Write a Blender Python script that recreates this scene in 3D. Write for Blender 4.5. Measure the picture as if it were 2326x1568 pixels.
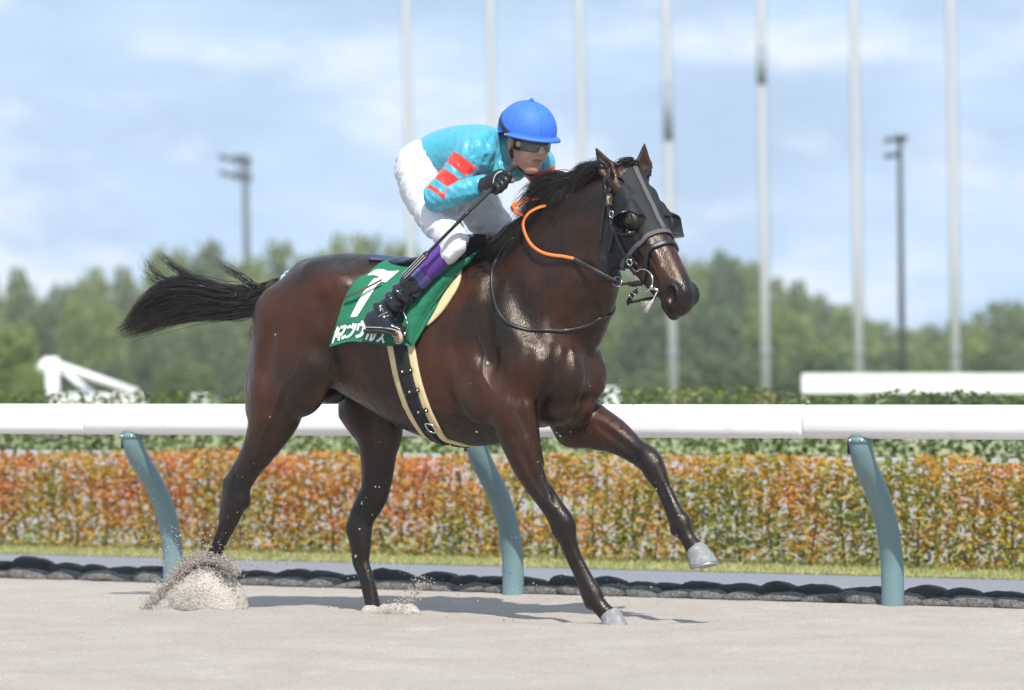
import bpy, bmesh, math, random, os
import numpy as np
from mathutils import Vector, Matrix, Euler
random.seed(7); RNG = np.random.default_rng(7)
for _o in list(bpy.data.objects): bpy.data.objects.remove(_o)
SC = bpy.context.scene; COL = SC.collection
R = math.radians

# ------------------------------------------------------------------ camera, sky, sun, exposure
FPX, CAMH = 8500.0, 0.98            # focal length in photo-pixels (photo width = 2326 of them), camera height
cam_d = bpy.data.cameras.new('camera'); cam = bpy.data.objects.new('camera', cam_d); COL.objects.link(cam)
cam.location = (0, 0, CAMH); cam.rotation_euler = (R(90), 0, 0)
cam_d.sensor_width = 36; cam_d.lens = 36 * FPX / 2326; cam_d.shift_y = 121 / 2326
cam_d.clip_start = 0.5; cam_d.clip_end = 6000
cam_d.dof.use_dof = True; cam_d.dof.focus_distance = 16.1; cam_d.dof.aperture_fstop = 2.6
SC.camera = cam
SUN_EL, SUN_AZ = R(51), R(99)       # azimuth: 0 = from camera left, positive turns towards the camera
SUNV = Vector((-math.cos(SUN_AZ) * math.cos(SUN_EL), -math.sin(SUN_AZ) * math.cos(SUN_EL), math.sin(SUN_EL)))
w = bpy.data.worlds.new('World'); SC.world = w; w.use_nodes = True
nt = w.node_tree; nd = nt.nodes; ln = nt.links
bg = nd['Background']
sky = nd.new('ShaderNodeTexSky'); sky.sky_type = 'NISHITA'; sky.sun_disc = False
sky.sun_elevation = SUN_EL; sky.sun_rotation = math.atan2(SUNV.x, SUNV.y)
sky.air_density = .8; sky.dust_density = .3; sky.ozone_density = 2.5
tc = nd.new('ShaderNodeTexCoord'); mp = nd.new('ShaderNodeMapping'); mp.inputs['Scale'].default_value = (11, 11, 30); mp.inputs['Location'].default_value = (3.1, 1.4, .55)
mz = nd.new('ShaderNodeMapping'); mz.inputs['Scale'].default_value = (1, 1, .72); mz.inputs['Location'].default_value = (0, 0, .30)      # a deep clear blue down to the horizon
ln.new(tc.outputs['Generated'], mz.inputs['Vector']); ln.new(mz.outputs[0], sky.inputs['Vector'])
n1 = nd.new('ShaderNodeTexNoise'); n1.inputs['Scale'].default_value = 1.0; n1.inputs['Detail'].default_value = 4; n1.inputs['Roughness'].default_value = .5
n2 = nd.new('ShaderNodeTexNoise'); n2.inputs['Scale'].default_value = 3.2; n2.inputs['Detail'].default_value = 3
cr = nd.new('ShaderNodeMapRange'); cr.interpolation_type = 'SMOOTHSTEP'
mixn = nd.new('ShaderNodeMath'); mixn.operation = 'MULTIPLY_ADD'
ln.new(tc.outputs['Generated'], mp.inputs['Vector']); ln.new(mp.outputs[0], n1.inputs['Vector']); ln.new(mp.outputs[0], n2.inputs['Vector'])
ln.new(n2.outputs[0], mixn.inputs[0]); mixn.inputs[1].default_value = .35; ln.new(n1.outputs[0], mixn.inputs[2])
ln.new(mixn.outputs[0], cr.inputs['Value']); cr.inputs['From Min'].default_value = .52; cr.inputs['From Max'].default_value = .86
cr.inputs['To Min'].default_value = .58; cr.inputs['To Max'].default_value = .76
cm = nd.new('ShaderNodeMixRGB'); cm.inputs[2].default_value = (6.6, 8.5, 10.7, 1)
ln.new(cr.outputs[0], cm.inputs[0]); ln.new(sky.outputs[0], cm.inputs[1]); mc = nd.new('ShaderNodeMapping'); mc.inputs['Scale'].default_value = (15, 15, 33); mc.inputs['Location'].default_value = (2.6, 5.2, 9.7)
n3 = nd.new('ShaderNodeTexNoise'); n3.inputs['Scale'].default_value = 1.0; n3.inputs['Detail'].default_value = 6; n3.inputs['Roughness'].default_value = .55
c3 = nd.new('ShaderNodeMapRange'); c3.interpolation_type = 'SMOOTHSTEP'; c3.inputs['From Min'].default_value = .47; c3.inputs['From Max'].default_value = .68; c3.inputs['To Max'].default_value = .70
cw = nd.new('ShaderNodeMixRGB'); cw.inputs[2].default_value = (8.6, 9.2, 10.0, 1)
ln.new(tc.outputs['Generated'], mc.inputs['Vector']); ln.new(mc.outputs[0], n3.inputs['Vector']); ln.new(n3.outputs[0], c3.inputs['Value']); ln.new(c3.outputs[0], cw.inputs[0]); ln.new(cm.outputs[0], cw.inputs[1]); ln.new(cw.outputs[0], bg.inputs['Color'])
bg.inputs['Strength'].default_value = 0.1
sun_d = bpy.data.lights.new('sun', 'SUN'); sun_d.energy = 5.0; sun_d.angle = R(.53); sun_d.color = (1, .955, .88)
sun = bpy.data.objects.new('sun', sun_d); COL.objects.link(sun); sun.rotation_euler = SUNV.to_track_quat('Z', 'Y').to_euler(); sun.location = (-6, 4, 9)
SC.view_settings.view_transform = 'Standard'; SC.view_settings.look = 'None'; SC.view_settings.gamma = 1; SC.view_settings.exposure = 0.22
SC.cycles.max_bounces = 6; SC.cycles.transparent_max_bounces = 12

# ------------------------------------------------------------------ helpers
def tag(o, label=None, cat=None, group=None, kind=None):
    for k, v in (('label', label), ('category', cat), ('group', group), ('kind', kind)):
        if v: o[k] = v
    return o
def link(o, parent=None):
    COL.objects.link(o)
    if parent is not None: o.parent = parent
    return o
def empty(name, loc=(0, 0, 0), rz=0, **kw):
    o = bpy.data.objects.new(name, None); o.location = loc; o.rotation_euler = (0, 0, rz); o.empty_display_size = .1
    link(o); return tag(o, **kw)
def mesh_obj(name, V, F, mat, parent=None, smooth=True, attrs=None, **kw):
    me = bpy.data.meshes.new(name)
    V = np.asarray(V, dtype=np.float64)
    me.from_pydata(V.tolist(), [], F.tolist() if isinstance(F, np.ndarray) else F)
    me.polygons.foreach_set('use_smooth', [smooth] * len(me.polygons))
    for k, a in (attrs or {}).items():
        at = me.attributes.new(k, 'FLOAT', 'POINT'); at.data.foreach_set('value', np.asarray(a, dtype=np.float32))
    if mat is not None:
        for m in (mat if isinstance(mat, (list, tuple)) else [mat]): me.materials.append(m)
    me.update()
    o = bpy.data.objects.new(name, me); link(o, parent); return tag(o, **kw)
def nrm(v):
    v = np.asarray(v, float); return v / np.maximum(np.linalg.norm(v, axis=-1, keepdims=True), 1e-9)
def interp(pts, n, closed=False):
    """Catmull-Rom resample of a polyline to n points."""
    p = np.asarray(pts, float)
    if closed: p = np.vstack([p[-1], p, p[0], p[1]])
    else: p = np.vstack([2 * p[0] - p[1], p, 2 * p[-1] - p[-2]])
    m = len(p) - 3; t = np.linspace(0, m, n, endpoint=not closed); i = np.minimum(t.astype(int), m - 1); f = (t - i)[:, None]
    a, b, c, d = p[i], p[i + 1], p[i + 2], p[i + 3]
    return .5 * ((2 * b) + (c - a) * f + (2 * a - 5 * b + 4 * c - d) * f ** 2 + (3 * b - a - 3 * c + d) * f ** 3)
def tube(path, rad, sides=8, cap=True, closed=False, flat=1.0):
    P = np.asarray(path, float); n = len(P); rad = np.broadcast_to(np.asarray(rad, float), (n,))
    T = nrm(np.roll(P, -1, 0) - np.roll(P, 1, 0)) if closed else nrm(np.gradient(P, axis=0))
    up = np.array([0, 0, 1.0]) if abs(T[0][2]) < .9 else np.array([1.0, 0, 0])
    N = np.zeros_like(P); N[0] = nrm(np.cross(np.cross(T[0], up), T[0]))
    for i in range(1, n):
        x = N[i - 1] - T[i] * np.dot(N[i - 1], T[i]); N[i] = x / max(np.linalg.norm(x), 1e-9)
    B = np.cross(T, N); a = np.linspace(0, 2 * np.pi, sides, endpoint=False)
    V = P[:, None] + rad[:, None, None] * (np.cos(a)[None, :, None] * N[:, None] + flat * np.sin(a)[None, :, None] * B[:, None])
    V = V.reshape(-1, 3); F = []
    for i in range(n if closed else n - 1):
        j = (i + 1) % n
        for k in range(sides):
            l = (k + 1) % sides; F.append((i * sides + k, i * sides + l, j * sides + l, j * sides + k))
    if cap and not closed:
        F.append(tuple(range(sides))[::-1]); F.append(tuple((n - 1) * sides + k for k in range(sides)))
    return V, F
def ribbon(path, normal, width, thick):
    """Flat strap along path; normal = outward direction per point; solid box section."""
    P = np.asarray(path, float); n = len(P); N = nrm(normal); T = nrm(np.gradient(P, axis=0)); B = nrm(np.cross(T, N))
    w = np.broadcast_to(np.asarray(width, float), (n,))[:, None] / 2; t = np.broadcast_to(np.asarray(thick, float), (n,))[:, None]
    V = np.stack([P - B * w, P + B * w, P + B * w * .9 + N * t, P - B * w * .9 + N * t], 1).reshape(-1, 3); F = []
    for i in range(n - 1):
        a, b = i * 4, i * 4 + 4
        for k in range(4):
            l = (k + 1) % 4; F.append((a + k, b + k, b + l, a + l))
    F += [(0, 1, 2, 3), tuple((n - 1) * 4 + k for k in (3, 2, 1, 0))]
    return V, F
def join(parts):
    V, F, o = [], [], 0
    for v, f in parts:
        V.append(np.asarray(v, float)); F += [tuple(int(i) + o for i in q) for q in f]; o += len(v)
    return np.vstack(V), F
def boxm(c, s, rot=None):
    c = np.asarray(c, float); s = np.asarray(s, float) / 2
    v = np.array([(x, y, z) for x in (-1, 1) for y in (-1, 1) for z in (-1, 1)], float) * s
    if rot is not None: v = v @ np.asarray(rot).T
    return v + c, [(0, 1, 3, 2), (4, 6, 7, 5), (0, 4, 5, 1), (2, 3, 7, 6), (0, 2, 6, 4), (1, 5, 7, 3)]
def sphere_m(c, r, nu=12, nv=8):
    V = [(0, 0, 1)]
    for i in range(1, nv):
        th = math.pi * i / nv
        for j in range(nu): V.append((math.sin(th) * math.cos(2 * math.pi * j / nu), math.sin(th) * math.sin(2 * math.pi * j / nu), math.cos(th)))
    V.append((0, 0, -1)); F = [(0, 1 + j, 1 + (j + 1) % nu) for j in range(nu)]
    for i in range(nv - 2):
        for j in range(nu):
            a = 1 + i * nu + j; b = 1 + i * nu + (j + 1) % nu; F.append((a, a + nu, b + nu, b))
    e = len(V) - 1; F += [(e, e - nu + (j + 1) % nu, e - nu + j) for j in range(nu)]
    return np.array(V) * np.asarray(r) + np.asarray(c), F

# ---- node material helper
def mat(name, col=(.5, .5, .5), rough=.6, spec=.5, metal=0, bump=None, noise=None, **extra):
    m = bpy.data.materials.new(name); m.use_nodes = True
    t = m.node_tree; b = t.nodes['Principled BSDF']
    b.inputs['Base Color'].default_value = (*col, 1); b.inputs['Roughness'].default_value = rough
    b.inputs['Specular IOR Level'].default_value = spec; b.inputs['Metallic'].default_value = metal
    for k, v in extra.items(): b.inputs[k.replace('_', ' ')].default_value = v
    co = t.nodes.new('ShaderNodeTexCoord')
    if noise:            # (scale, other colour, lo, hi)
        n = t.nodes.new('ShaderNodeTexNoise'); n.inputs['Scale'].default_value = noise[0]; n.inputs['Detail'].default_value = 5
        mr = t.nodes.new('ShaderNodeMapRange'); mr.inputs['From Min'].default_value = noise[2]; mr.inputs['From Max'].default_value = noise[3]
        mx = t.nodes.new('ShaderNodeMixRGB'); mx.inputs[1].default_value = (*col, 1); mx.inputs[2].default_value = (*noise[1], 1)
        t.links.new(co.outputs['Object'], n.inputs['Vector']); t.links.new(n.outputs[0], mr.inputs[0]); t.links.new(mr.outputs[0], mx.inputs[0])
        t.links.new(mx.outputs[0], b.inputs['Base Color'])
    if bump:             # list of (scale, strength-distance)
        prev = None
        for sc, dist in bump:
            n = t.nodes.new('ShaderNodeTexNoise'); n.inputs['Scale'].default_value = sc; n.inputs['Detail'].default_value = 4
            bp = t.nodes.new('ShaderNodeBump'); bp.inputs['Distance'].default_value = dist; bp.inputs['Strength'].default_value = 1
            t.links.new(co.outputs['Object'], n.inputs['Vector']); t.links.new(n.outputs[0], bp.inputs['Height'])
            if prev: t.links.new(prev.outputs[0], bp.inputs['Normal'])
            prev = bp
        t.links.new(prev.outputs[0], b.inputs['Normal'])
    return m
def nodes_of(m): return m.node_tree.nodes, m.node_tree.links, m.node_tree.nodes['Principled BSDF']

# ------------------------------------------------------------------ implicit surfaces (for horse, rider)
class Field:
    def __init__(self): self.p = []
    def add(self, fn, lo, hi, k, op): self.p.append((fn, np.asarray(lo, float), np.asarray(hi, float), k, op)); return self
    def cone(self, A, B, ra, rb, k=.04, lat=(0, 1, 0), op='u', cap=1.0, mirror=False):
        """Elliptic rounded cone from A to B; ra, rb = radius or (lateral, other)."""
        A = np.asarray(A, float); B = np.asarray(B, float)
        ra = (ra, ra) if np.isscalar(ra) else ra; rb = (rb, rb) if np.isscalar(rb) else rb
        D = B - A; L = np.linalg.norm(D); T = D / L if L > 1e-6 else np.array([1., 0, 0])
        la = np.asarray(lat, float); la = la - T * la.dot(T); la /= max(np.linalg.norm(la), 1e-9); N = np.cross(T, la)
        a0, b0 = ra; a1, b1 = rb
        def fn(p):
            q = p - A; x = q @ T; y = q @ la; z = q @ N
            t = np.clip(x / max(L, 1e-6), 0, 1); a = a0 + (a1 - a0) * t; b = b0 + (b1 - b0) * t; c = .5 * (a + b) * cap; e = x - t * L
            k0 = np.sqrt((y / a) ** 2 + (z / b) ** 2 + (e / c) ** 2); k1 = np.sqrt((y / a ** 2) ** 2 + (z / b ** 2) ** 2 + (e / c ** 2) ** 2)
            return np.where(k1 > 1e-6, k0 * (k0 - 1) / np.maximum(k1, 1e-6), -np.minimum(a, b))
        m = max(a0, b0, a1, b1) * max(1, cap)
        self.add(fn, np.minimum(A, B) - m, np.maximum(A, B) + m, k, op)
        if mirror:
            M = np.array([1, -1, 1]); self.cone(A * M, B * M, ra, rb, k, np.asarray(lat) * M, op, cap)
        return self
    def ell(self, C, r, k=.04, ax=None, op='u', mirror=False):
        """Ellipsoid, radii r along rows of ax."""
        C = np.asarray(C, float); r = np.asarray(r, float); X = np.eye(3) if ax is None else np.asarray(ax, float)
        def fn(p):
            q = (p - C) @ X.T; k0 = np.linalg.norm(q / r, axis=-1); k1 = np.linalg.norm(q / r ** 2, axis=-1)
            return np.where(k1 > 1e-6, k0 * (k0 - 1) / np.maximum(k1, 1e-6), -r.min())
        m = r.max(); self.add(fn, C - m, C + m, k, op)
        if mirror:
            M = np.array([1, -1, 1]); self.ell(C * M, r, k, X * M, op)
        return self
    def chain(self, pts, k=.03, lat=(0, 1, 0), n=3, cap=1.0, op='u'):
        """One swept limb: a smooth spline through (point, radius) pairs, no bulges at the joints."""
        X = np.array([list(p) + (list(r) if not np.isscalar(r) else [r, r]) for p, r in pts], float)
        Q = interp(X, (len(X) - 1) * n + 1); la0 = np.asarray(lat, float); C = Q[:, :3]; T = nrm(np.gradient(C, axis=0)); nq = len(Q)
        La = nrm(la0 - T * (T @ la0)[:, None]); Nn = np.cross(T, La)
        def fn(p):
            d = np.full(len(p), 9.0)
            S = [(p - C[i]) @ T[i] for i in range(nq)]
            for i in range(nq - 1):
                s0, s1 = S[i], S[i + 1]
                m = (s1 <= 0) if i == 0 else ((s0 >= 0) & (s1 <= 0) if i < nq - 2 else (s0 >= 0))
                if i == 0 and nq == 2: m = np.ones(len(p), bool)
                if not m.any(): continue
                x0, x1 = s0[m], s1[m]; t = np.clip(x0 / np.maximum(x0 - x1, 1e-9), 0, 1)[:, None]
                c = C[i] + (C[i + 1] - C[i]) * t; la = La[i] + (La[i + 1] - La[i]) * t; N = Nn[i] + (Nn[i + 1] - Nn[i]) * t; tt = T[i] + (T[i + 1] - T[i]) * t
                q = p[m] - c; y = (q * la).sum(1); z = (q * N).sum(1); e = (q * tt).sum(1); t = t[:, 0]
                a = Q[i, 3] + (Q[i + 1, 3] - Q[i, 3]) * t; b = Q[i, 4] + (Q[i + 1, 4] - Q[i, 4]) * t; cc = .5 * (a + b) * cap
                k0 = np.sqrt((y / a) ** 2 + (z / b) ** 2 + (e / cc) ** 2); k1 = np.sqrt((y / a ** 2) ** 2 + (z / b ** 2) ** 2 + (e / cc ** 2) ** 2)
                d[m] = np.minimum(d[m], np.where(k1 > 1e-6, k0 * (k0 - 1) / np.maximum(k1, 1e-6), -np.minimum(a, b)))
            return d
        m = Q[:, 3:].max(1)[:, None]; return self.add(fn, (Q[:, :3] - m).min(0), (Q[:, :3] + m).max(0), k, op)
    @staticmethod
    def _mix(d, e, k, op):
        if op == 'u':
            h = np.clip(.5 + .5 * (d - e) / k, 0, 1); return d * (1 - h) + e * h - k * h * (1 - h)
        h = np.clip(.5 - .5 * (d + e) / k, 0, 1); return d * (1 - h) - e * h + k * h * (1 - h)
    def __call__(self, P, default=.3, marg=.03):
        P = np.asarray(P, float); d = np.full(len(P), default)
        for fn, lo, hi, k, op in self.p:
            m = np.all((P > lo - k - marg) & (P < hi + k + marg), axis=1)
            if m.any(): d[m] = self._mix(d[m], fn(P[m]), k, op)
        return d
    def full(self, P):
        P = np.asarray(P, float); d = np.full(len(P), 9.0)
        for fn, lo, hi, k, op in self.p: d = self._mix(d, fn(P), k, op)
        return d
    def grad(self, P, e=.003, full=False):
        f = (lambda q: self(q, marg=.10)) if full else self
        K = np.array([[1, -1, -1], [-1, -1, 1], [-1, 1, -1], [1, 1, 1]], float)
        return nrm(sum(kk * f(P + kk * e)[:, None] for kk in K))
    def mesh(self, h, lo=None, hi=None, project=2, post=None):
        if lo is None: lo = np.min([p[1] for p in self.p if p[4] == 'u'], 0) - 3 * h; hi = np.max([p[2] for p in self.p if p[4] == 'u'], 0) + 3 * h
        lo = np.asarray(lo, float); n = np.ceil((np.asarray(hi) - lo) / h).astype(int) + 1
        ax = [lo[i] + h * np.arange(n[i]) for i in range(3)]
        D = np.full(n, .3, np.float32)
        for fn, a, b, k, op in self.p:
            mg = k + 2.5 * h
            i0 = np.clip(np.floor((a - mg - lo) / h).astype(int), 0, n); i1 = np.clip(np.ceil((b + mg - lo) / h).astype(int) + 1, 0, n)
            if np.any(i1 <= i0): continue
            sl = tuple(slice(i0[i], i1[i]) for i in range(3))
            G = np.stack(np.meshgrid(*[ax[i][sl[i]] for i in range(3)], indexing='ij'), -1)
            sh = G.shape[:3]; D[sl] = self._mix(D[sl], fn(G.reshape(-1, 3)).reshape(sh), k, op)
        if post is not None:
            G = np.stack(np.meshgrid(*ax, indexing='ij'), -1).reshape(-1, 3); D = post(G, D.reshape(-1)).reshape(n).astype(np.float32)
        V, F = surface_nets(D, lo, h)
        if post is None:
            for _ in range(project):
                V = V - self.grad(V, h * .4) * np.clip(self(V), -h, h)[:, None]
        return V, F
def surface_nets(D, lo, h):
    S = D < 0; n = np.array(D.shape)
    c = [S[i:n[0] - 1 + i, j:n[1] - 1 + j, k:n[2] - 1 + k] for i in (0, 1) for j in (0, 1) for k in (0, 1)]
    cnt = sum(x.astype(np.int8) for x in c); act = np.argwhere((cnt > 0) & (cnt < 8))
    idx = -np.ones(n - 1, np.int64); idx[tuple(act.T)] = np.arange(len(act))
    acc = np.zeros((len(act), 3)); num = np.zeros(len(act))
    cor = np.array([(i, j, k) for i in (0, 1) for j in (0, 1) for k in (0, 1)])
    val = np.stack([D[tuple((act + o).T)] for o in cor], 1)
    for a in range(8):
        for b in range(a + 1, 8):
            df = cor[b] - cor[a]
            if np.abs(df).sum() != 1: continue
            m = (val[:, a] < 0) != (val[:, b] < 0)
            t = val[:, a] / np.where(m, val[:, a] - val[:, b], 1)
            acc[m] += cor[a] + t[m, None] * df; num += m
    V = lo + h * (act + acc / num[:, None]); F = []
    for ax_ in range(3):
        o1, o2 = [(1, 2), (2, 0), (0, 1)][ax_]
        sl0 = [slice(None)] * 3; sl1 = [slice(None)] * 3; sl0[ax_] = slice(0, -1); sl1[ax_] = slice(1, None)
        A, B = S[tuple(sl0)], S[tuple(sl1)]
        e = np.argwhere(A != B); e = e[np.all([e[:, o1] > 0, e[:, o2] > 0, e[:, o1] < n[o1] - 1, e[:, o2] < n[o2] - 1], axis=0)]
        u1 = np.zeros(3, int); u1[o1] = 1; u2 = np.zeros(3, int); u2[o2] = 1
        q = np.stack([idx[tuple((e - u1 - u2).T)], idx[tuple((e - u2).T)], idx[tuple(e.T)], idx[tuple((e - u1).T)]], 1)
        fl = ~A[tuple(e.T)]; q[fl] = q[fl][:, ::-1]; F.append(q)
    return V, np.vstack(F)
def sm(x, a, b):
    t = np.clip((np.asarray(x, float) - a) / (b - a), 0, 1); return t * t * (3 - 2 * t)

# ------------------------------------------------------------------ frames
# the horse stands in its own frame: u forward, v towards its right side (the side we see), z up
YAW = R(32); HU = np.array([math.cos(YAW), -math.sin(YAW), 0]); HV = np.array([-math.sin(YAW), -math.cos(YAW), 0])
_hx = (1395 - 1163) / FPX * 16; HO = np.array([_hx, 16.0, 0]) - .1 * HV
CAMP = np.array([(np.array([0, 0, 0]) - HO) @ HU, (np.array([0, 0, 0]) - HO) @ HV, CAMH])   # camera in horse frame
def ray(px, py):
    d = np.array([(px - 1163) / FPX, 1, -(py - 905) / FPX]); return np.array([d @ HU, d @ HV, d[2]])
def at(px, py, v):
    d = ray(px, py); t = (v - CAMP[1]) / d[1]; return CAMP + t * d
def hits(fld, pts, off=0.0, t0=14.6, t1=18.6):
    """First points of a surface (plus offset) seen towards places of the photo (sphere tracing)."""
    pts = np.asarray(pts, float); off = np.broadcast_to(np.asarray(off, float), (len(pts),))
    d = np.array([ray(x, y) for x, y in pts]); t = np.full(len(pts), t0); best = np.full(len(pts), 9.0); tb = t.copy()
    for _ in range(110):
        f = fld(CAMP + t[:, None] * d, marg=.10) - off; b = f < best; best[b] = f[b]; tb[b] = t[b]
        t = t + np.clip(f, -.05, .12) * .85; t = np.minimum(t, t1)
        if np.all((np.abs(f) < 2e-4) | (t >= t1)): break
    return CAMP + np.where(best < .002, tb, np.where(t >= t1, tb, t))[:, None] * d
def hit(fld, px, py, off=0.0): return hits(fld, [(px, py)], off)[0]
def vnoise(P, sc, seed=0):
    """Smooth value noise in [0, 1]."""
    T = np.random.default_rng(seed).random(4096); Q = np.asarray(P) * sc + 100; I = np.floor(Q).astype(int); f = Q - I; f = f * f * (3 - 2 * f); o = 0
    for dx in (0, 1):
        for dy in (0, 1):
            for dz in (0, 1):
                h = ((I[:, 0] + dx) * 73 + (I[:, 1] + dy) * 179 + (I[:, 2] + dz) * 283) % 4096
                o = o + T[h] * (f[:, 0] if dx else 1 - f[:, 0]) * (f[:, 1] if dy else 1 - f[:, 1]) * (f[:, 2] if dz else 1 - f[:, 2])
    return o
def loc(P): return np.asarray(P, float) * np.array([1, -1, 1])          # horse frame -> right-handed local frame
def flipF(F): return F[:, ::-1] if isinstance(F, np.ndarray) else [tuple(f)[::-1] for f in F]
def hobj(name, V, F, m, parent=None, **kw): return mesh_obj(name, loc(V), flipF(F), m, parent, **kw)
def hroot(name, **kw): return empty(name, tuple(HO), -YAW, **kw)
def W(P): P = np.atleast_2d(np.asarray(P, float)); return HO + P[:, :1] * HU + P[:, 1:2] * HV + P[:, 2:] * np.array([0, 0, 1.])
# ------------------------------------------------------------------ the horse's body
HB = Field()
def px(x, y, v): return at(x, y, v)
# trunk
st = [(-1.68, 1.30, .215, .215), (-1.47, 1.325, .292, .265), (-1.22, 1.245, .325, .268), (-.97, 1.17, .368, .275), (-.74, 1.168, .40, .232), (-.55, 1.14, .36, .20), (-.41, 1.12, .27, .175)]
HB.chain([((u, 0, z), (a, b)) for u, z, b, a in st], k=.05, cap=.8)
HB.cone((-1.30, 0, 1.50), (-1.62, 0, 1.525), (.15, .095), (.14, .085), k=.10)          # croup
HB.cone((-1.50, .15, 1.47), (-1.70, .14, 1.36), (.10, .12), (.10, .12), k=.08, mirror=True)  # gluteals
HB.cone((-.58, 0, 1.50), (-.95, 0, 1.46), (.05, .09), (.09, .09), k=.10)                # withers
HB.ell((-1.36, .215, 1.47), (.08, .04, .06), k=.10, mirror=True)                       # point of hip
# neck
nk = [((-.56, 0, 1.22), (.195, .31)), (px(1262, 655, .0), (.165, .275)), (px(1312, 562, .02), (.12, .212)), (px(1360, 502, .035), (.098, .158)), (px(1412, 456, .04), (.085, .112))]
HB.chain(nk, k=.06, cap=.6)
HB.cone(px(1130, 566, 0), px(1290, 446, .015), (.045, .05), (.04, .045), k=.08)           # crest
HB.cone(px(1290, 446, .015), px(1398, 418, .035), (.04, .045), (.045, .04), k=.08)
HB.cone(px(1200, 700, .13), px(1368, 590, .10), (.05, .09), (.03, .055), k=.05)          # brachiocephalic muscle
HB.cone(px(1240, 740, .12), px(1378, 625, .085), (.03, .04), (.022, .03), k=.03)
HB.cone(px(1335, 760, -.03), px(1380, 640, .03), (.06, .06), (.05, .05), k=.08)          # windpipe line
# chest
HB.cone((-.40, .10, 1.22), (-.30, .095, 1.05), (.10, .12), (.085, .12), k=.07, mirror=True)
HB.ell((-.255, .09, 1.085), (.09, .085, .12), k=.05, mirror=True)                      # pectorals
HB.ell((-.32, .06, .945), (.11, .07, .085), k=.035, mirror=True)
HB.cone((-.30, 0, 1.19), (-.24, 0, 1.04), .05, .035, k=.06)
# shoulders, near (right) and far (left)
for s in (1, -1):
    HB.cone((-.74, .115 * s, 1.43), (-.36, .175 * s, 1.14), (.06, .12), (.07, .10), k=.10)   # scapula mass
    HB.cone((-.60, .165 * s, 1.38), (-.40, .205 * s, 1.17), (.035, .05), (.035, .05), k=.05)  # supraspinatus ridge
    HB.ell((-.36, .185 * s, 1.13), (.075, .065, .085), k=.04)                                # point of shoulder
# near upper arm, triceps
HB.cone((-.74, .17, 1.18), (-.585, .20, .98), (.065, .12), (.06, .095), k=.05)
HB.cone((-.37, .19, 1.10), (-.50, .19, .94), (.07, .09), (.07, .09), k=.05)
HB.ell((-.60, .215, 1.0), (.11, .045, .12), k=.06)
HB.cone((-.45, .225, 1.17), (-.52, .22, .95), (.03, .045), (.03, .04), k=.03)
# near foreleg
nf = [(px(1165, 935, .185), (.085, .115)), (px(1182, 1000, .175), (.072, .092)), (px(1200, 1060, .165), (.058, .070)), (px(1226, 1110, .15), (.047, .053)), (px(1259, 1158, .135), (.044, .049)),
      (px(1279, 1192, .125), (.047, .057)), (px(1288, 1222, .12), (.038, .043)), (px(1302, 1262, .115), (.028, .036)), (px(1326, 1312, .11), (.028, .038)), (px(1346, 1354, .105), (.038, .049)),
      (px(1363, 1378, .105), (.031, .036)), (px(1384, 1400, .10), (.036, .040))]
HB.chain(nf, k=.022)
HB.ell(px(1269, 1210, .12), (.018, .02, .024), k=.03)                                       # accessory carpal
HB.ell(px(1340, 1374, .10), (.02, .02, .018), k=.02)                                      # ergot
# far foreleg
HB.cone((-.40, -.19, 1.08), (-.40, -.185, .93), (.08, .10), (.08, .10), k=.06)
ff = [((-.40, -.18, .93), (.085, .115)), (px(1340, 965, -.175), (.08, .105)), (px(1395, 990, -.165), (.065, .078)), (px(1440, 1022, -.155), (.050, .056)), (px(1474, 1046, -.145), (.050, .056)), (px(1490, 1075, -.14), (.044, .050)),
      (px(1507, 1108, -.135), (.031, .036)), (px(1530, 1160, -.125), (.030, .039)), (px(1546, 1190, -.12), (.039, .050)), (px(1562, 1222, -.115), (.030, .034)), (px(1578, 1246, -.11), (.036, .041))]
HB.chain(ff, k=.022)
HB.ell(px(1298, 985, -.16), (.07, .06, .06), k=.05)
HB.ell(px(1533, 1206, -.12), (.018, .018, .02), k=.02)
# near hind leg
HB.cone((-1.59, .185, 1.34), (-1.62, .20, 1.02), (.095, .20), (.085, .175), k=.07)          # thigh
HB.cone((-1.73, .115, 1.34), (-1.79, .16, .93), (.095, .10), (.075, .10), k=.09)            # hamstring
HB.cone((-1.78, .09, 1.36), (-1.845, .14, 1.02), (.06, .06), (.045, .05), k=.07)
HB.cone((-1.47, .225, 1.12), (-1.55, .225, 1.0), (.055, .08), (.055, .07), k=.06)          # stifle
nh = [(px(632, 895, .195), (.10, .150)), (px(622, 945, .185), (.088, .130)), (px(600, 998, .175), (.072, .096)), (px(567, 1058, .165), (.052, .064)), (px(541, 1105, .16), (.045, .059)), (px(533, 1140, .155), (.043, .058)),
      (px(521, 1180, .15), (.036, .046)), (px(499, 1232, .145), (.028, .034)), (px(478, 1280, .14), (.030, .036)), (px(463, 1312, .135), (.036, .043)), (px(447, 1345, .135), (.034, .038)), (px(440, 1362, .135), (.036, .04))]
HB.chain(nh, k=.022)
HB.cone(px(560, 1035, .165), px(521, 1096, .155), (.022, .025), (.024, .026), k=.03)
HB.cone(px(521, 1098, .155), px(508, 1172, .148), (.02, .022), (.018, .018), k=.03)         # hock point
HB.ell(px(552, 1136, .155), (.03, .035, .036), k=.035)
HB.cone(px(640, 940, .22), px(592, 1050, .185), (.03, .04), (.022, .024), k=.03)               # gaskin muscle
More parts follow.
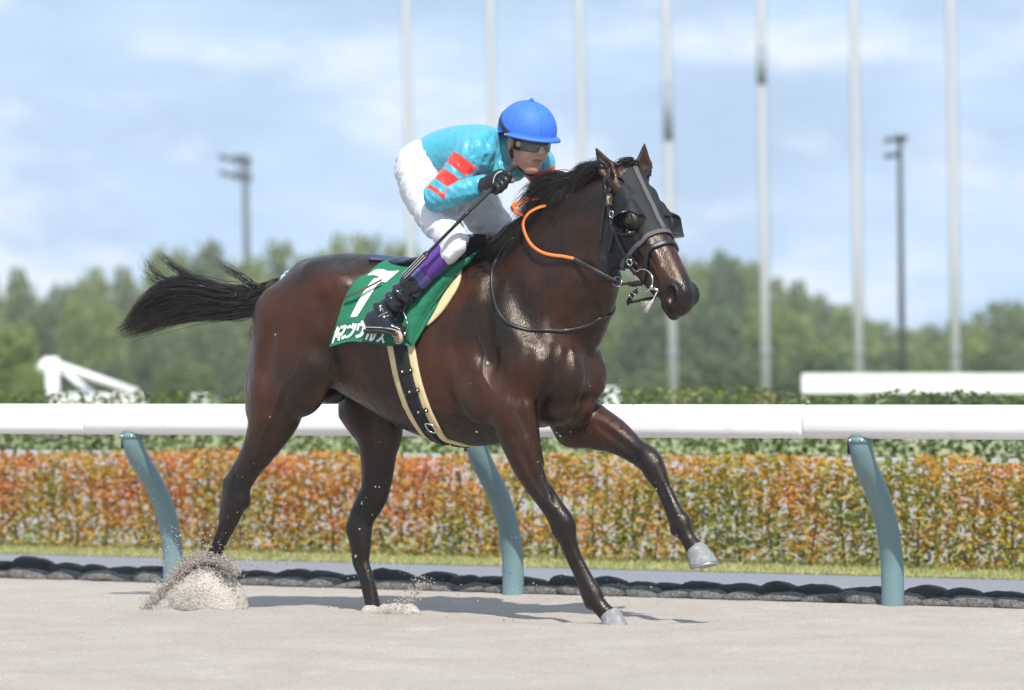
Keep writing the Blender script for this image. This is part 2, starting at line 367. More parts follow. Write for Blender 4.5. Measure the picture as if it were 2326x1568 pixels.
# far hind leg
HB.cone((-1.52, -.185, 1.30), (-1.42, -.19, .98), (.095, .20), (.085, .19), k=.07)
fh = [(px(842, 920, -.18), (.09, .175)), (px(860, 985, -.175), (.08, .125)), (px(859, 1033, -.17), (.068, .090)), (px(857, 1080, -.165), (.056, .078)), (px(848, 1130, -.16), (.048, .068)), (px(825, 1175, -.155), (.043, .056)), (px(817, 1212, -.15), (.043, .060)),
      (px(819, 1245, -.148), (.038, .050)), (px(820, 1277, -.145), (.030, .042)), (px(831, 1310, -.14), (.028, .036)), (px(846, 1370, -.135), (.032, .036)), (px(850, 1392, -.135), (.038, .04))]
HB.chain(fh, k=.022)
HB.cone(px(824, 1125, -.16), px(800, 1200, -.15), (.02, .022), (.026, .028), k=.035)
HB.ell(px(752, 898, -.04), (.07, .05, .04), k=.05)                                            # sheath
# dock of the tail
HB.cone((-1.74, 0, 1.50), (-1.86, 0, 1.475), (.045, .045), (.035, .035), k=.05)
HB.cone((-1.86, 0, 1.475), (-2.05, .0, 1.41), (.035, .035), (.024, .024), k=.02)

# head frame
HYAW = R(50) - YAW; HP = R(55.5)
hF = np.array([math.cos(HYAW), math.sin(HYAW), 0]); hL = np.array([-math.sin(HYAW), math.cos(HYAW), 0]); Zv = np.array([0, 0, 1.])
hS = math.cos(HP) * hF - math.sin(HP) * Zv; hN = math.sin(HP) * hF + math.cos(HP) * Zv
HA = at(1440, 381, .045)
HAX = np.array([hS, hN, hL])
HK = 1.13
def hd(s, n, l=0): return HA + HK * (s * hS + n * hN + l * hL)
hs = [(0, -.075, .075, .06), (.11, -.10, .10, .083), (.20, -.092, .092, .088), (.29, -.078, .078, .070), (.40, -.066, .066, .055), (.50, -.060, .060, .054), (.555, -.065, .058, .054)]
HB.chain([(hd(s, n), (a * HK, b * HK)) for s, n, b, a in hs], k=.03, lat=hL, cap=.8)
for l in (1, -1):
    HB.ell(hd(.20, -.178, .056 * l), (.14, .112, .034), k=.035, ax=HAX)              # jowl
    HB.cone(hd(.24, -.20, .04 * l), hd(.47, -.135, .026 * l), (.018, .03), (.018, .026), k=.035, lat=hL)   # jaw bar
    HB.ell(hd(.210, -.047, .080 * l), (.052, .036, .034), k=.03, ax=HAX)               # orbit
    HB.cone(hd(.16, -.03, .078 * l), hd(.235, -.04, .082 * l), (.012, .014), (.010, .012), k=.02, lat=hL)    # brow
    HB.cone(hd(.25, -.085, .074 * l), hd(.37, -.085, .050 * l), (.009, .012), (.008, .010), k=.02, lat=hL)   # facial crest
    HB.cone(hd(.30, -.045, .052 * l), hd(.50, -.045, .040 * l), (.016, .012), (.014, .012), k=.02, lat=hL)
    HB.ell(hd(.548, -.056, .050 * l), (.052, .046, .028), k=.02, ax=HAX)               # nostril
    HB.cone(hd(.44, -.06, .048 * l), hd(.54, -.085, .048 * l), (.010, .012), (.014, .018), k=.02, lat=hL)
    HB.ell(hd(.10, -.06, .07 * l), (.05, .045, .018), k=.03, ax=HAX)                    # temple
HB.cone(hd(.22, -.16), hd(.50, -.118), (.045, .05), (.036, .034), k=.04, lat=hL)
HB.ell(hd(.585, -.085), (.042, .050, .046), k=.03, ax=HAX)                               # upper lip
HB.cone(hd(.545, -.138), hd(.588, -.135), (.036, .026), (.030, .022), k=.022, lat=hL)     # chin, lower lip
HB.cone(hd(.0, -.10), px(1375, 520, .04), (.07, .10), (.085, .13), k=.05)                 # head to neck
for l in (1, -1):                                                                          # nostril openings, mouth, eye sockets
    HB.ell(hd(.560, -.050, .072 * l), (.042, .027, .036), k=.010, ax=np.array([nrm(hS * .8 - hN * .6), nrm(hN * .8 + hS * .6), hL]), op='s')
    HB.cone(hd(.595, -.122, .040 * l), hd(.505, -.108, .052 * l), .005, .004, k=.008, op='s')
    HB.ell(hd(.215, -.050, .122 * l), (.034, .024, .022), k=.010, ax=HAX, op='s')
    HB.cone(hd(.165, -.105, .088 * l), hd(.24, -.12, .078 * l), .006, .004, k=.02, op='s')
# muscle lines
def groove(pts, r, k, dep=.3, n=None):
    P = hits(HB, interp(pts, 3 * len(pts)), 0.0); g = HB.grad(P, .006, full=True); Q = P + g * r * (1 - dep)
    m = len(Q); HB.chain([(q, max(r * (.45 + .55 * math.sin(math.pi * (i + .5) / m)), .003)) for i, q in enumerate(Q)], k=k, n=1, op='s')
groove([(1034, 792), (1052, 850), (1078, 910), (1108, 958)], .030, .05, .28)
groove([(1262, 792), (1260, 850), (1240, 902), (1222, 936)], .018, .035, .42)
groove([(1290, 800), (1284, 870), (1266, 930)], .016, .035, .4)
groove([(1170, 655), (1196, 730), (1232, 790)], .03, .06, .22)
groove([(1120, 640), (1100, 720), (1110, 800), (1150, 880)], .03, .06, .18)
groove([(1200, 800), (1190, 860), (1176, 930), (1184, 980)], .022, .05, .28)
groove([(1168, 990), (1200, 1060), (1238, 1128)], .012, .025, .35)
groove([(1218, 1000), (1240, 1070), (1262, 1140)], .010, .02, .35)
groove([(733, 690), (742, 780), (730, 860), (700, 905)], .034, .06, .26)
groove([(612, 760), (602, 840), (612, 930)], .028, .06, .18)
groove([(648, 900), (618, 985), (585, 1060)], .014, .03, .3)
groove([(536, 1085), (528, 1130)], .010, .02, .35)
groove([(1288, 1236), (1306, 1290), (1330, 1345)], .0075, .014, .4)
groove([(1360, 968), (1410, 1005), (1448, 1036)], .012, .025, .35)
groove([(1496, 1090), (1516, 1140), (1534, 1185)], .0075, .014, .4)
groove([(510, 1190), (492, 1232), (476, 1270)], .0075, .014, .4)
groove([(812, 1240), (818, 1290), (836, 1350)], .0075, .014, .4)
groove([(1258, 1172), (1268, 1205)], .010, .02, .35)
groove([(1325, 600), (1330, 660), (1322, 720)], .028, .05, .22)
def vein(pts, r=.0045, k=.008):
    P = hits(HB, interp(pts, 4 * len(pts)), 0.0); g = HB.grad(P, .006, full=True); HB.chain([(q, r * .5 if i in (0, len(P) - 1) else r) for i, q in enumerate(P - g * r * .3)], k=k, n=1)
vein([(1500, 600), (1490, 630), (1500, 655)]); vein([(1475, 590), (1488, 612), (1490, 630)])
vein([(1190, 905), (1204, 960), (1228, 1020), (1236, 1060)]); vein([(1168, 940), (1190, 985), (1204, 1040)], .004)
vein([(1080, 760), (1100, 800), (1098, 850), (1118, 890)], .004, .010); vein([(880, 905), (940, 925), (1000, 930), (1050, 960)], .004, .010)
vein([(640, 880), (625, 930), (600, 985), (580, 1040)], .0045, .010); vein([(690, 800), (670, 850), (640, 880)], .004, .010)
vein([(1330, 985), (1380, 1010), (1425, 1040)], .0045, .010)
# ears
def ear(b, t, nrmv, wdt):
    b = np.asarray(b); t = np.asarray(t); m = b * .55 + t * .45; ax = nrm(t - b); sd = nrm(np.cross(nrmv, ax)); fr = np.cross(ax, sd)
    HB.cone(b - ax * .02, b + ax * .03, (.030, .030), (.027, .026), k=.02, lat=sd)
    HB.cone(b + ax * .02, m, (wdt * .62, .024), (wdt * .86, .020), k=.015, lat=sd)
    HB.cone(m, t, (wdt * .86, .020), (.004, .005), k=.010, lat=sd)
    HB.cone(b + ax * .035 + fr * .026, m + fr * .022, (wdt * .42, .018), (wdt * .62, .016), k=.006, lat=sd, op='s')
    HB.cone(m + fr * .022, t + fr * .012, (wdt * .62, .016), (.004, .005), k=.008, lat=sd, op='s')
eb1 = hd(.040, -.060, .070); eb2 = hd(.025, -.050, -.066)
ear(eb1, at(1353, 336, .10), nrm(hF * .55 + hL * .85), .046)
ear(eb2, at(1464, 327, -.045), nrm(hF * .75 + hL * .5), .044)

VX = .008
HBV, HBF = HB.mesh(VX)
# black points: lower legs, muzzle, ears' rims (a property of the coat)
def seg_d(P, A, B):
    D = B - A; t = np.clip(((P - A) @ D) / (D @ D), 0, 1); return np.linalg.norm(P - A - t[:, None] * D, axis=1), t
dk = np.zeros(len(HBV))
for ch, i0 in ((nf, 2), (ff, 2), (nh, 2), (fh, 1)):
    for j in range(i0, len(ch) - 1):
        d, t = seg_d(HBV, ch[j][0], ch[j + 1][0]); amt = np.clip((j + t - i0) / 1.6, 0, 1)
        dk = np.maximum(dk, np.where(d < .085, amt, 0))
qh = (HBV - HA) @ HAX.T / HK
dk = np.maximum(dk, sm(qh[:, 0], .44, .54) * (np.abs(qh[:, 2]) < .12) * (qh[:, 1] < .05) * (qh[:, 1] > -.22))
eyem = np.maximum(sm(.075 - np.linalg.norm((qh - [.215, -.05, .105]) * [1, 1, 1], axis=1), 0, .03), sm(.075 - np.linalg.norm(qh - [.215, -.05, -.105], axis=1), 0, .03))
dk = np.maximum(dk, eyem)
pink = sm(.03 - np.linalg.norm(qh - [.56, -.05, .058], axis=1), 0, .02)
crl = np.array([hd(.01, 0), px(1390, 405, .03), px(1340, 415, .02), px(1290, 432, .012), px(1245, 475, .005), px(1195, 520, 0), px(1150, 550, 0), px(1105, 578, 0)])
for A_, B_2 in zip(crl[:-1], crl[1:]): dk = np.maximum(dk, sm(.095 - seg_d(HBV, A_, B_2)[0], 0, .05) * sm(qh[:, 0], .0, -.05))
shth = sm(.13 - np.linalg.norm(HBV - px(752, 905, -.04), axis=1), 0, .05); dk = np.maximum(dk, shth)
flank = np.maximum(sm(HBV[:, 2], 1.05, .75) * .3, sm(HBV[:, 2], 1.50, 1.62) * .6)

brown = sm(qh[:, 0], .20, .27) * sm(qh[:, 0], .50, .44) * (np.abs(qh[:, 2]) < .13) * (qh[:, 1] > -.2)
for (bx, by, bv), br in (((1455, 600, .06), .07), ((1380, 400, .08), .09), ((1472, 360, -.04), .08), ((1330, 990, -.15), .12), ((650, 760, .2), .20), ((600, 880, .2), .18), ((1150, 900, .2), .16), ((1010, 860, .27), .16), ((1340, 560, .12), .12), ((740, 700, .25), .14)):
    brown = np.maximum(brown, sm(br * 1.5 - np.linalg.norm(HBV - px(bx, by, bv), axis=1), 0, br))
def coat_material():
    m = mat('bay_coat', rough=.36, spec=.42); N, L, B = nodes_of(m)
    a = N.new('ShaderNodeAttribute'); a.attribute_name = 'dark'; co = N.new('ShaderNodeTexCoord')
    n = N.new('ShaderNodeTexNoise'); n.inputs['Scale'].default_value = 3.0; n.inputs['Detail'].default_value = 6; n.inputs['Roughness'].default_value = .6
    mx = N.new('ShaderNodeMixRGB'); mx.inputs[1].default_value = (.047, .0142, .0060, 1); mx.inputs[2].default_value = (.0088, .0046, .0031, 1)
    mr = N.new('ShaderNodeMapRange'); mr.inputs[1].default_value = .36; mr.inputs[2].default_value = .60
    L.new(co.outputs['Object'], n.inputs['Vector']); L.new(n.outputs[0], mr.inputs[0]); ab_ = N.new('ShaderNodeAttribute'); ab_.attribute_name = 'brown'; su = N.new('ShaderNodeMath'); su.operation = 'MULTIPLY_ADD'; su.use_clamp = True; su.inputs[1].default_value = -.75; L.new(ab_.outputs['Fac'], su.inputs[0]); L.new(mr.outputs[0], su.inputs[2]); L.new(su.outputs[0], mx.inputs[0])
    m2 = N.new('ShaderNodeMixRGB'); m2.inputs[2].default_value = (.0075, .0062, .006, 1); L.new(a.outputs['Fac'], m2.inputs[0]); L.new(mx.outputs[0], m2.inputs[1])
    L.new(m2.outputs[0], B.inputs['Base Color'])
    # fine hair lay + sweat-streaked gloss
    mp_ = N.new('ShaderNodeMapping'); mp_.inputs['Scale'].default_value = (48, 48, 12); mp_.inputs['Rotation'].default_value = (0, .5, 0)
    h1 = N.new('ShaderNodeTexNoise'); h1.inputs['Scale'].default_value = 4; h1.inputs['Detail'].default_value = 5
    L.new(co.outputs['Object'], mp_.inputs[0]); L.new(mp_.outputs[0], h1.inputs['Vector'])
    b1 = N.new('ShaderNodeBump'); b1.inputs['Distance'].default_value = .0016; L.new(h1.outputs[0], b1.inputs['Height'])
    h2 = N.new('ShaderNodeTexNoise'); h2.inputs['Scale'].default_value = 11; h2.inputs['Detail'].default_value = 5; L.new(co.outputs['Object'], h2.inputs['Vector'])
    b2 = N.new('ShaderNodeBump'); b2.inputs['Distance'].default_value = .010; b2.inputs['Strength'].default_value = .25; L.new(h2.outputs[0], b2.inputs['Height']); L.new(b1.outputs[0], b2.inputs['Normal'])
    L.new(b2.outputs[0], B.inputs['Normal'])
    rr = N.new('ShaderNodeMapRange'); rr.inputs[1].default_value = .34; rr.inputs[2].default_value = .62; rr.inputs[3].default_value = .20; rr.inputs[4].default_value = .50
    h3 = N.new('ShaderNodeTexNoise'); h3.inputs['Scale'].default_value = 1.0; h3.inputs['Detail'].default_value = 6; h3.inputs['Roughness'].default_value = .65; mp3 = N.new('ShaderNodeMapping'); mp3.inputs['Scale'].default_value = (38, 38, 13); mp3.inputs['Rotation'].default_value = (0, .6, 0); L.new(co.outputs['Object'], mp3.inputs[0]); L.new(mp3.outputs[0], h3.inputs['Vector']); L.new(h3.outputs[0], rr.inputs[0]); L.new(rr.outputs[0], B.inputs['Roughness'])
    B.inputs['Specular Tint'].default_value = (1, .87, .76, 1)
    return m
M_COAT = coat_material()
horse = hroot('racehorse', label='dark bay racehorse galloping to the right across the sand track', cat='horse')
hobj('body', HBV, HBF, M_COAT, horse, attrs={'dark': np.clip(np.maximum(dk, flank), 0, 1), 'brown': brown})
# ------------------------------------------------------------------ hooves, eyes, mane, tail
def strands(P, r0, r1):
    """P: n x m x 3 strand points -> one mesh of three-sided tapering hairs."""
    n, m, _ = P.shape; T = nrm(np.gradient(P, axis=1)); ref = nrm(RNG.normal(size=(n, 1, 3))) + np.zeros((n, m, 3))
    N = nrm(ref - T * (ref * T).sum(-1, keepdims=True)); B = np.cross(T, N)
    rad = np.broadcast_to(np.asarray(r0), (n,))[:, None] * (1 - np.linspace(0, 1, m) ** 2)[None] + r1
    V = np.stack([P + rad[..., None] * (math.cos(a) * N + math.sin(a) * B) for a in (0, 2.094, 4.189)], 2)
    I = np.arange(n * m * 3).reshape(n, m, 3); F = []
    for k in range(3):
        l = (k + 1) % 3; F.append(np.stack([I[:, :-1, k], I[:, :-1, l], I[:, 1:, l], I[:, 1:, k]], -1).reshape(-1, 4))
    return V.reshape(-1, 3), np.vstack(F)
M_HAIR = mat('black_horsehair', (.014, .010, .0085), .40, .5)
M_HOOF = mat('grey_hoof_horn', (.20, .205, .215), .6, .3, noise=(45, (.36, .345, .32), .48, .78), bump=[(60, .002)])
M_SHOE = mat('worn_horseshoe', (.34, .34, .35), .42, .5, metal=.7)
def hoof(c, toe, down, sc=1.0, paleness=None):
    """c = coronet centre; toe = forward direction; down = axis towards the sole (horse frame)."""
    c = np.asarray(c, float); d = nrm(down); f = nrm(np.asarray(toe, float) - d * np.dot(toe, d)); l = np.cross(d, f); rings = []; n = 28
    for t, ru, rv, sh in ((-.10, .034, .033, .000), (0, .045, .041, .002), (.10, .049, .044, .006), (.5, .057, .050, .016), (.93, .067, .057, .027), (1, .069, .059, .028)):
        a = np.linspace(0, 2 * np.pi, n, endpoint=False); ca, sa = np.cos(a), np.sin(a)
        fx = np.where(ca > 0, ca, ca * .82); slope = .016 * (1 - t) * ca                 # heel lower than toe wall
        rings.append(c + sc * (np.outer(fx * ru + sh, f) + np.outer(sa * rv, l) + np.outer(t * .070 - slope, d)))
    V = np.vstack(rings); F = []
    for i in range(len(rings) - 1):
        for k in range(n): F.append((i * n + k, i * n + (k + 1) % n, (i + 1) * n + (k + 1) % n, (i + 1) * n + k))
    F.append(tuple(range((len(rings) - 1) * n, len(rings) * n)))
    o = hobj('hoof', V, F, M_HOOF, horse)
    a = np.linspace(-2.5, 2.5, 26); ring = c + sc * (np.outer(np.where(np.cos(a) > 0, np.cos(a), np.cos(a) * .82) * .061 + .028, f) + np.outer(np.sin(a) * .052, l) + np.outer(np.full(26, .0745), d))
    v, fc = tube(ring, .0085 * sc, 6); hobj('horseshoe', v, fc, M_SHOE, o)
    return o
X, Zd = np.array([1., 0, 0]), np.array([0, 0, -1.])
hoof(px(1383, 1394, .10), (1, 0, 0), (0.05, 0, -1), 1.0)
hoof(px(1578, 1248, -.11), (1, .12, -.16), (.22, 0, -1), 1.03)
hoof(px(440, 1366, .135), (.6, 0, -.9), (-.5, 0, -1), .95)
hoof(px(851, 1392, -.135), (1, 0, -.15), (0, 0, -1), 1.0)
# eyes
M_EYE = mat('dark_brown_eye', (.010, .005, .003), .06, .8)
for l in (1, -1):
    v, f = sphere_m(hd(.215, -.050, .089 * l), .0255 * HK, 20, 14); eo = hobj('eyeball', v, f, M_EYE, horse)
    a = np.linspace(0, 2 * np.pi, 24, endpoint=False)                    # dark lid rims follow the ball
    rim = np.array([hd(.215 + .025 * math.cos(t) , -.049 + .0165 * math.sin(t), (.1085 - .012 * math.cos(t) ** 2) * l) for t in a])
    v, f = tube(rim, .0042, 6, closed=True); hobj('eyelid', v, f, mat('eyelid_skin', (.018, .012, .010), .5), eo)
# mane
crest = interp([hd(.01, .0, .0), px(1385, 408, .03), px(1340, 412, .022), px(1290, 436, .012), px(1245, 474, .005), px(1195, 515, 0), px(1150, 548, 0), px(1105, 578, 0)], 120)
for _ in range(6): crest = crest - HB.grad(crest) * HB(crest)[:, None]
nM, mM = 15000, 9
t = .09 + .91 * RNG.random(nM); i = t * 118; i0 = i.astype(int); root = crest[i0] + (crest[i0 + 1] - crest[i0]) * (i - i0)[:, None]
root = root + np.stack([RNG.normal(0, .006, nM), RNG.normal(.004, .016, nM), np.zeros(nM)], 1)
cl = (t * 46 + RNG.normal(0, .6, nM)).astype(int) % 58; cr_ = np.random.default_rng(3).normal(size=(60, 4)); C4 = cr_[cl]                  # locks of hair share a direction
Lh = (.19 - .20 * np.clip(.24 - t, 0, 1) - .08 * np.clip(t - .5, 0, 1)) * (.75 + .3 * RNG.random(nM)) * (1 + .12 * C4[:, 0]); Lh *= np.where(t < .03, .5, 1)
side = np.where(RNG.random(nM) < .82, 1, -1) * (.30 + .30 * RNG.random(nM)) + .06 * C4[:, 1]; side = side * (.12 + .88 * sm(t, .12, .42))
rise = .20 + .18 * C4[:, 2] * .5 + RNG.normal(0, .10, nM); rise = np.where(t < .45, rise + .03, rise - .05)
s = np.linspace(0, 1, mM)[None, :, None]
tg_ = nrm(np.gradient(crest, axis=0))[i0]; bl = (.25 + .6 * sm(t, .15, .5))[:, None]; back = (nrm((1 - bl) * np.array([-1, 0, -.05]) + bl * tg_))[:, None]; PM = root[:, None] + Lh[:, None, None] * (s * back + s * side[:, None, None] * np.array([0, 1, 0]) * (1 - .35 * s) + np.array([0, 0, 1]) * (rise[:, None, None] * s * (1.3 - s) * 1.6 - (.25 + .45 * RNG.random(nM))[:, None, None] * s ** 2 * (1 + .25 * C4[:, 3, None, None])))
PM += np.cumsum(RNG.normal(0, .0012, PM.shape), axis=1)
q = PM.reshape(-1, 3)
for _ in range(2):
    d = HB(q); m = d < .006; g = HB.grad(q[m]); q[m] += g * (.006 - d[m])[:, None]
v, f = strands(q.reshape(PM.shape), .0010, .00028); hobj('mane', v, f, M_HAIR, horse, smooth=False)
# forelock tuft behind the hood's poll
nF = 260; ro = hd(-.015, -.004) + RNG.normal(0, .014, (nF, 3)); s = np.linspace(0, 1, 7)[None, :, None]
PF = ro[:, None] + (.07 + .03 * RNG.random(nF))[:, None, None] * (s * np.array([-.9, .1, .35]) - np.array([0, 0, .75]) * s ** 2) + np.cumsum(RNG.normal(0, .0015, (nF, 7, 3)), 1)
v, f = strands(PF, .0016, .0004); hobj('forelock', v, f, M_HAIR, horse, smooth=False)
# tail: a stream of long hair
def tail(n, line, spread, prof, length, curl=0.0, r=.0016, seed=1, m=20):
    g = np.random.default_rng(seed); C = interp([at(x, y, vv) for x, y, vv in line], m); s = np.linspace(0, 1, m)
    T = nrm(np.gradient(C, axis=0)); N = nrm(np.cross(T, [0, 1, 0])); N = N * np.sign(N[:, 2:3] + 1e-9)
    w = np.interp(s, *zip(*prof)); ang = g.random(n) * 2 * np.pi; rr = np.sqrt(g.random(n)); a = rr * np.cos(ang); b = rr * np.sin(ang)
    lk = g.integers(0, 26, n); ph = g.random(26) * 6; a = a * .8 + .2 * np.cos(ph[lk]); wob = (np.sin(ph[lk][:, None] + s[None] * (4 + 3 * np.cos(ph[lk] * 3))[:, None]) * .22 * s[None] ** 1.2)
    st_ = g.random(n) * .25; Ln = length[0] + (length[1] - length[0]) * g.random(n) ** .7
    S = np.clip(st_[:, None] + (Ln - st_)[:, None] * s[None], 0, 1); k = S * (m - 1); k0 = np.minimum(k.astype(int), m - 2); fr = (k - k0)[..., None]
    c = C[k0] * (1 - fr) + C[k0 + 1] * fr; nn = N[k0] * (1 - fr) + N[k0 + 1] * fr; ww = (w[k0] * (1 - fr[..., 0]) + w[k0 + 1] * fr[..., 0])
    P = c + nn * (ww * (a[:, None] + wob) + curl * S ** 3 * np.abs(a)[:, None])[..., None] + np.array([0, 1, 0]) * (ww * .55 * b[:, None])[..., None]
    P += np.cumsum(g.normal(0, .0022, P.shape), axis=1) * spread
    return strands(P, r, .00035)
parts = [tail(1700, [(668, 648, 0), (620, 672, 0), (560, 690, 0), (490, 694, .01), (420, 698, .02), (345, 722, .03), (268, 758, .04)], 1.0, [(0, .045), (.12, .066), (.3, .062), (.5, .066), (.7, .074), (.9, .056), (1, .035)], (.40, 1.0), seed=2),
         tail(700, [(655, 640, 0), (590, 664, 0), (520, 668, .02), (450, 655, .03), (385, 655, .03), (330, 690, .03), (285, 745, .03)], 1.3, [(0, .035), (.3, .04), (.6, .045), (.85, .03), (1, .02)], (.6, 1.0), seed=3),
         tail(70, [(600, 665, 0), (520, 662, .02), (450, 640, .03), (405, 615, .03), (375, 590, .03), (360, 578, .03)], 1.0, [(0, .03), (.5, .025), (.8, .018), (1, .012)], (.5, 1.0), seed=4, r=.0009),
         tail(40, [(640, 655, 0), (590, 655, .02), (540, 625, .03), (500, 600, .03), (482, 585, .03)], 1.4, [(0, .02), (.5, .012), (1, .004)], (.6, 1.0), seed=5, r=.001),
         tail(70, [(500, 690, 0), (420, 660, .02), (370, 640, .03), (338, 615, .03), (322, 580, .03)], 2.0, [(0, .03), (.5, .015), (1, .006)], (.5, 1.0), seed=6, r=.001),
         tail(260, [(660, 655, 0), (640, 690, .02), (612, 720, .03), (590, 742, .04), (575, 770, .04)], 1.6, [(0, .03), (.5, .035), (1, .02)], (.3, 1.0), seed=7, r=.0012),
         tail(150, [(540, 700, 0), (590, 715, .03), (630, 745, .05), (650, 762, .06)], 1.2, [(0, .01), (.5, .012), (1, .02)], (.6, 1.0), seed=8, r=.0011)]
v, f = join([(a, b.tolist()) for a, b in parts]); hobj('tail', v, f, M_HAIR, horse, smooth=False)
# ------------------------------------------------------------------ tack
def project(P, off, n=4, fld=HB):
    P = np.array(P, float)
    for _ in range(n):
        g = fld.grad(P, .004, full=True); P = P - g * (fld(P, marg=.10) - off)[:, None]
    return P
def band(path, width, off, thick, na=5, fld=HB, closed=False):
    """Strap that hugs the body: path points on the surface, width across, lying off..off+thick above the skin."""
    P = project(path, off, fld=fld); n = len(P); N = fld.grad(P, .004, full=True); T = nrm(np.gradient(P, axis=0)); B = nrm(np.cross(T, N))
    w = np.broadcast_to(np.asarray(width, float), (n,)); j = np.linspace(-.5, .5, na)
    G = P[:, None] + B[:, None] * (w[:, None] * j[None])[..., None]
    top = project(G.reshape(-1, 3), off + thick, 2, fld).reshape(n, na, 3); bot = project(G.reshape(-1, 3), off - .004, 2, fld).reshape(n, na, 3)
    ring = np.concatenate([top, bot[:, ::-1]], 1); m = 2 * na; V = ring.reshape(-1, 3); F = []
    for i in range(n - 1):
        for k in range(m): l = (k + 1) % m; F.append((i * m + k, i * m + l, (i + 1) * m + l, (i + 1) * m + k))
    F += [tuple(range(m))[::-1], tuple((n - 1) * m + k for k in range(m))]
    return V, [f[::-1] for f in F]
M_BLK = mat('black_leather', (.012, .012, .013), .42, .5, bump=[(90, .0008)])
M_ELA = mat('black_elastic_webbing', (.014, .014, .016), .7, .3, bump=[(160, .0006)])
M_STEEL = mat('polished_steel', (.62, .62, .63), .22, .5, metal=1)
M_GREY = mat('grey_binding_tape', (.105, .10, .108), .75, .2, bump=[(200, .0006)])
M_BEIGE = mat('cream_sheepskin_pad', (.66, .54, .31), .85, .2, noise=(30, (.60, .47, .25), .4, .7), bump=[(120, .0015)])
M_BRS = mat('brown_leather', (.085, .05, .038), .5, .4)
# hood: stretch fabric over the head
M_HOOD = mat('black_stretch_mesh', (.009, .010, .012), .6, .35)
N_, L_, B_ = nodes_of(M_HOOD)
co = N_.new('ShaderNodeTexCoord'); vr = N_.new('ShaderNodeTexVoronoi'); vr.inputs['Scale'].default_value = 260; bp = N_.new('ShaderNodeBump'); bp.inputs['Distance'].default_value = .0012
wv = N_.new('ShaderNodeTexNoise'); wv.inputs['Scale'].default_value = 14; wv.inputs['Detail'].default_value = 3; b2 = N_.new('ShaderNodeBump'); b2.inputs['Distance'].default_value = .008; b2.inputs['Strength'].default_value = .3
L_.new(co.outputs['Object'], vr.inputs['Vector']); L_.new(vr.outputs['Distance'], bp.inputs['Height']); L_.new(co.outputs['Object'], wv.inputs['Vector']); L_.new(wv.outputs[0], b2.inputs['Height']); L_.new(bp.outputs[0], b2.inputs['Normal']); L_.new(b2.outputs[0], B_.inputs['Normal'])
def sfront(n): return .292 + .020 * sm(-n, .005, .04)
def hood_region(P):
    q = (P - HA) @ HAX.T / HK; s, n, l = q.T
    r = np.maximum.reduce([s - sfront(n), -.004 - s, -(n + 1.1 * s) * .67 + .0, n - .06, -.31 - n, np.abs(l) - .145])
    for sg in (1, -1):
        e = np.sqrt(((s - .224) / .044) ** 2 + ((n + .057) / .046) ** 2) - 1; e = np.where(l * sg > .02, e * .044, 1); r = np.maximum(r, -e)
    for b in (eb1, eb2):
        c = (b - HA) @ HAX.T / HK; r = np.maximum(r, .043 - np.sqrt((s - c[0] - .012) ** 2 + (n - c[1] + .006) ** 2 + ((l - c[2]) * .8) ** 2))
    return r * HK
lo = HA + np.array([-.22, -.26, -.50]); hi = HA + np.array([.36, .26, .10])
vh, fh_ = HB.mesh(.0038, lo, hi, post=lambda P, D: np.maximum(D - .0065, hood_region(P)))
hood = hroot('blinker_hood', label='black stretch blinker hood with eye holes on the horse\'s head', cat='hood')
hobj('hood_fabric', vh, fh_, M_HOOD, hood)
ls = np.concatenate([np.linspace(-.5, 0, 14), np.linspace(0, .5, 14)[1:]])
def face_loop(s_of_n, n0=-.26, cnt=46):
    """A line round the nose from jaw to jaw at given s."""
    a = np.linspace(-2.55, 2.55, cnt); P = []
    for t in a:
        c = np.array([-.10 + .13 * math.cos(t), .10 * math.sin(t)]); P.append(hd(s_of_n(c[0]), c[0], c[1]))
    return np.array(P)
v, f = band(face_loop(lambda n: .300 + .012 * float(sm(-n, .005, .06))), .019, .0070, .0025); hobj('edge_binding', v, f, M_GREY, hood)
v, f = band([hd(s_, .01, 0.0015 * math.sin(s_ * 60)) for s_ in np.linspace(0.0, .292, 24)], .024, .0075, .003); hobj('centre_tape', v, f, M_GREY, hood)
for sg, c0 in ((1, hd(.215, -.055, .10)), (-1, hd(.215, -.055, -.10))):
    V = []; F = []; na, nb = 26, 7                                                    # cup: open shell round the back of the eye hole
    for i, a in enumerate(np.linspace(R(-35), R(190), na)):                              # 90 deg = towards the jaw side, 0 = poll side
        for j, b in enumerate(np.linspace(0, 1, nb)):
            k_ = math.sin(i / (na - 1) * math.pi) ** .5; hgt = (.002 + .052 * math.sin(b * 1.45)) * k_; sh = 1 - .22 * b ** 1.6
            V.append(hd(.224 - .050 * sh * math.cos(a), -.057 - .052 * sh * math.sin(a), sg * (.094 - .012 * math.sin(a) + hgt * (1.15 if sg > 0 else 2.4))))
    for i in range(na - 1):
        for j in range(nb - 1): F.append((i * nb + j, i * nb + j + 1, (i + 1) * nb + j + 1, (i + 1) * nb + j))
    V = np.array(V); c = V.mean(0); Vo = V + nrm(V - hd(.222, -.06, sg * .09)) * .003; n0 = len(V)
    F2 = F + [tuple(k + n0 for k in q[::-1]) for q in F]
    for i in range(na - 1): F2.append((i * nb + nb - 1, i * nb + nb - 1 + n0, (i + 1) * nb + nb - 1 + n0, (i + 1) * nb + nb - 1))
    hobj('blinker_cup', np.vstack([V, Vo]), F2, mat('glossy_black_vinyl', (.012, .012, .014), .22, .5), hood)
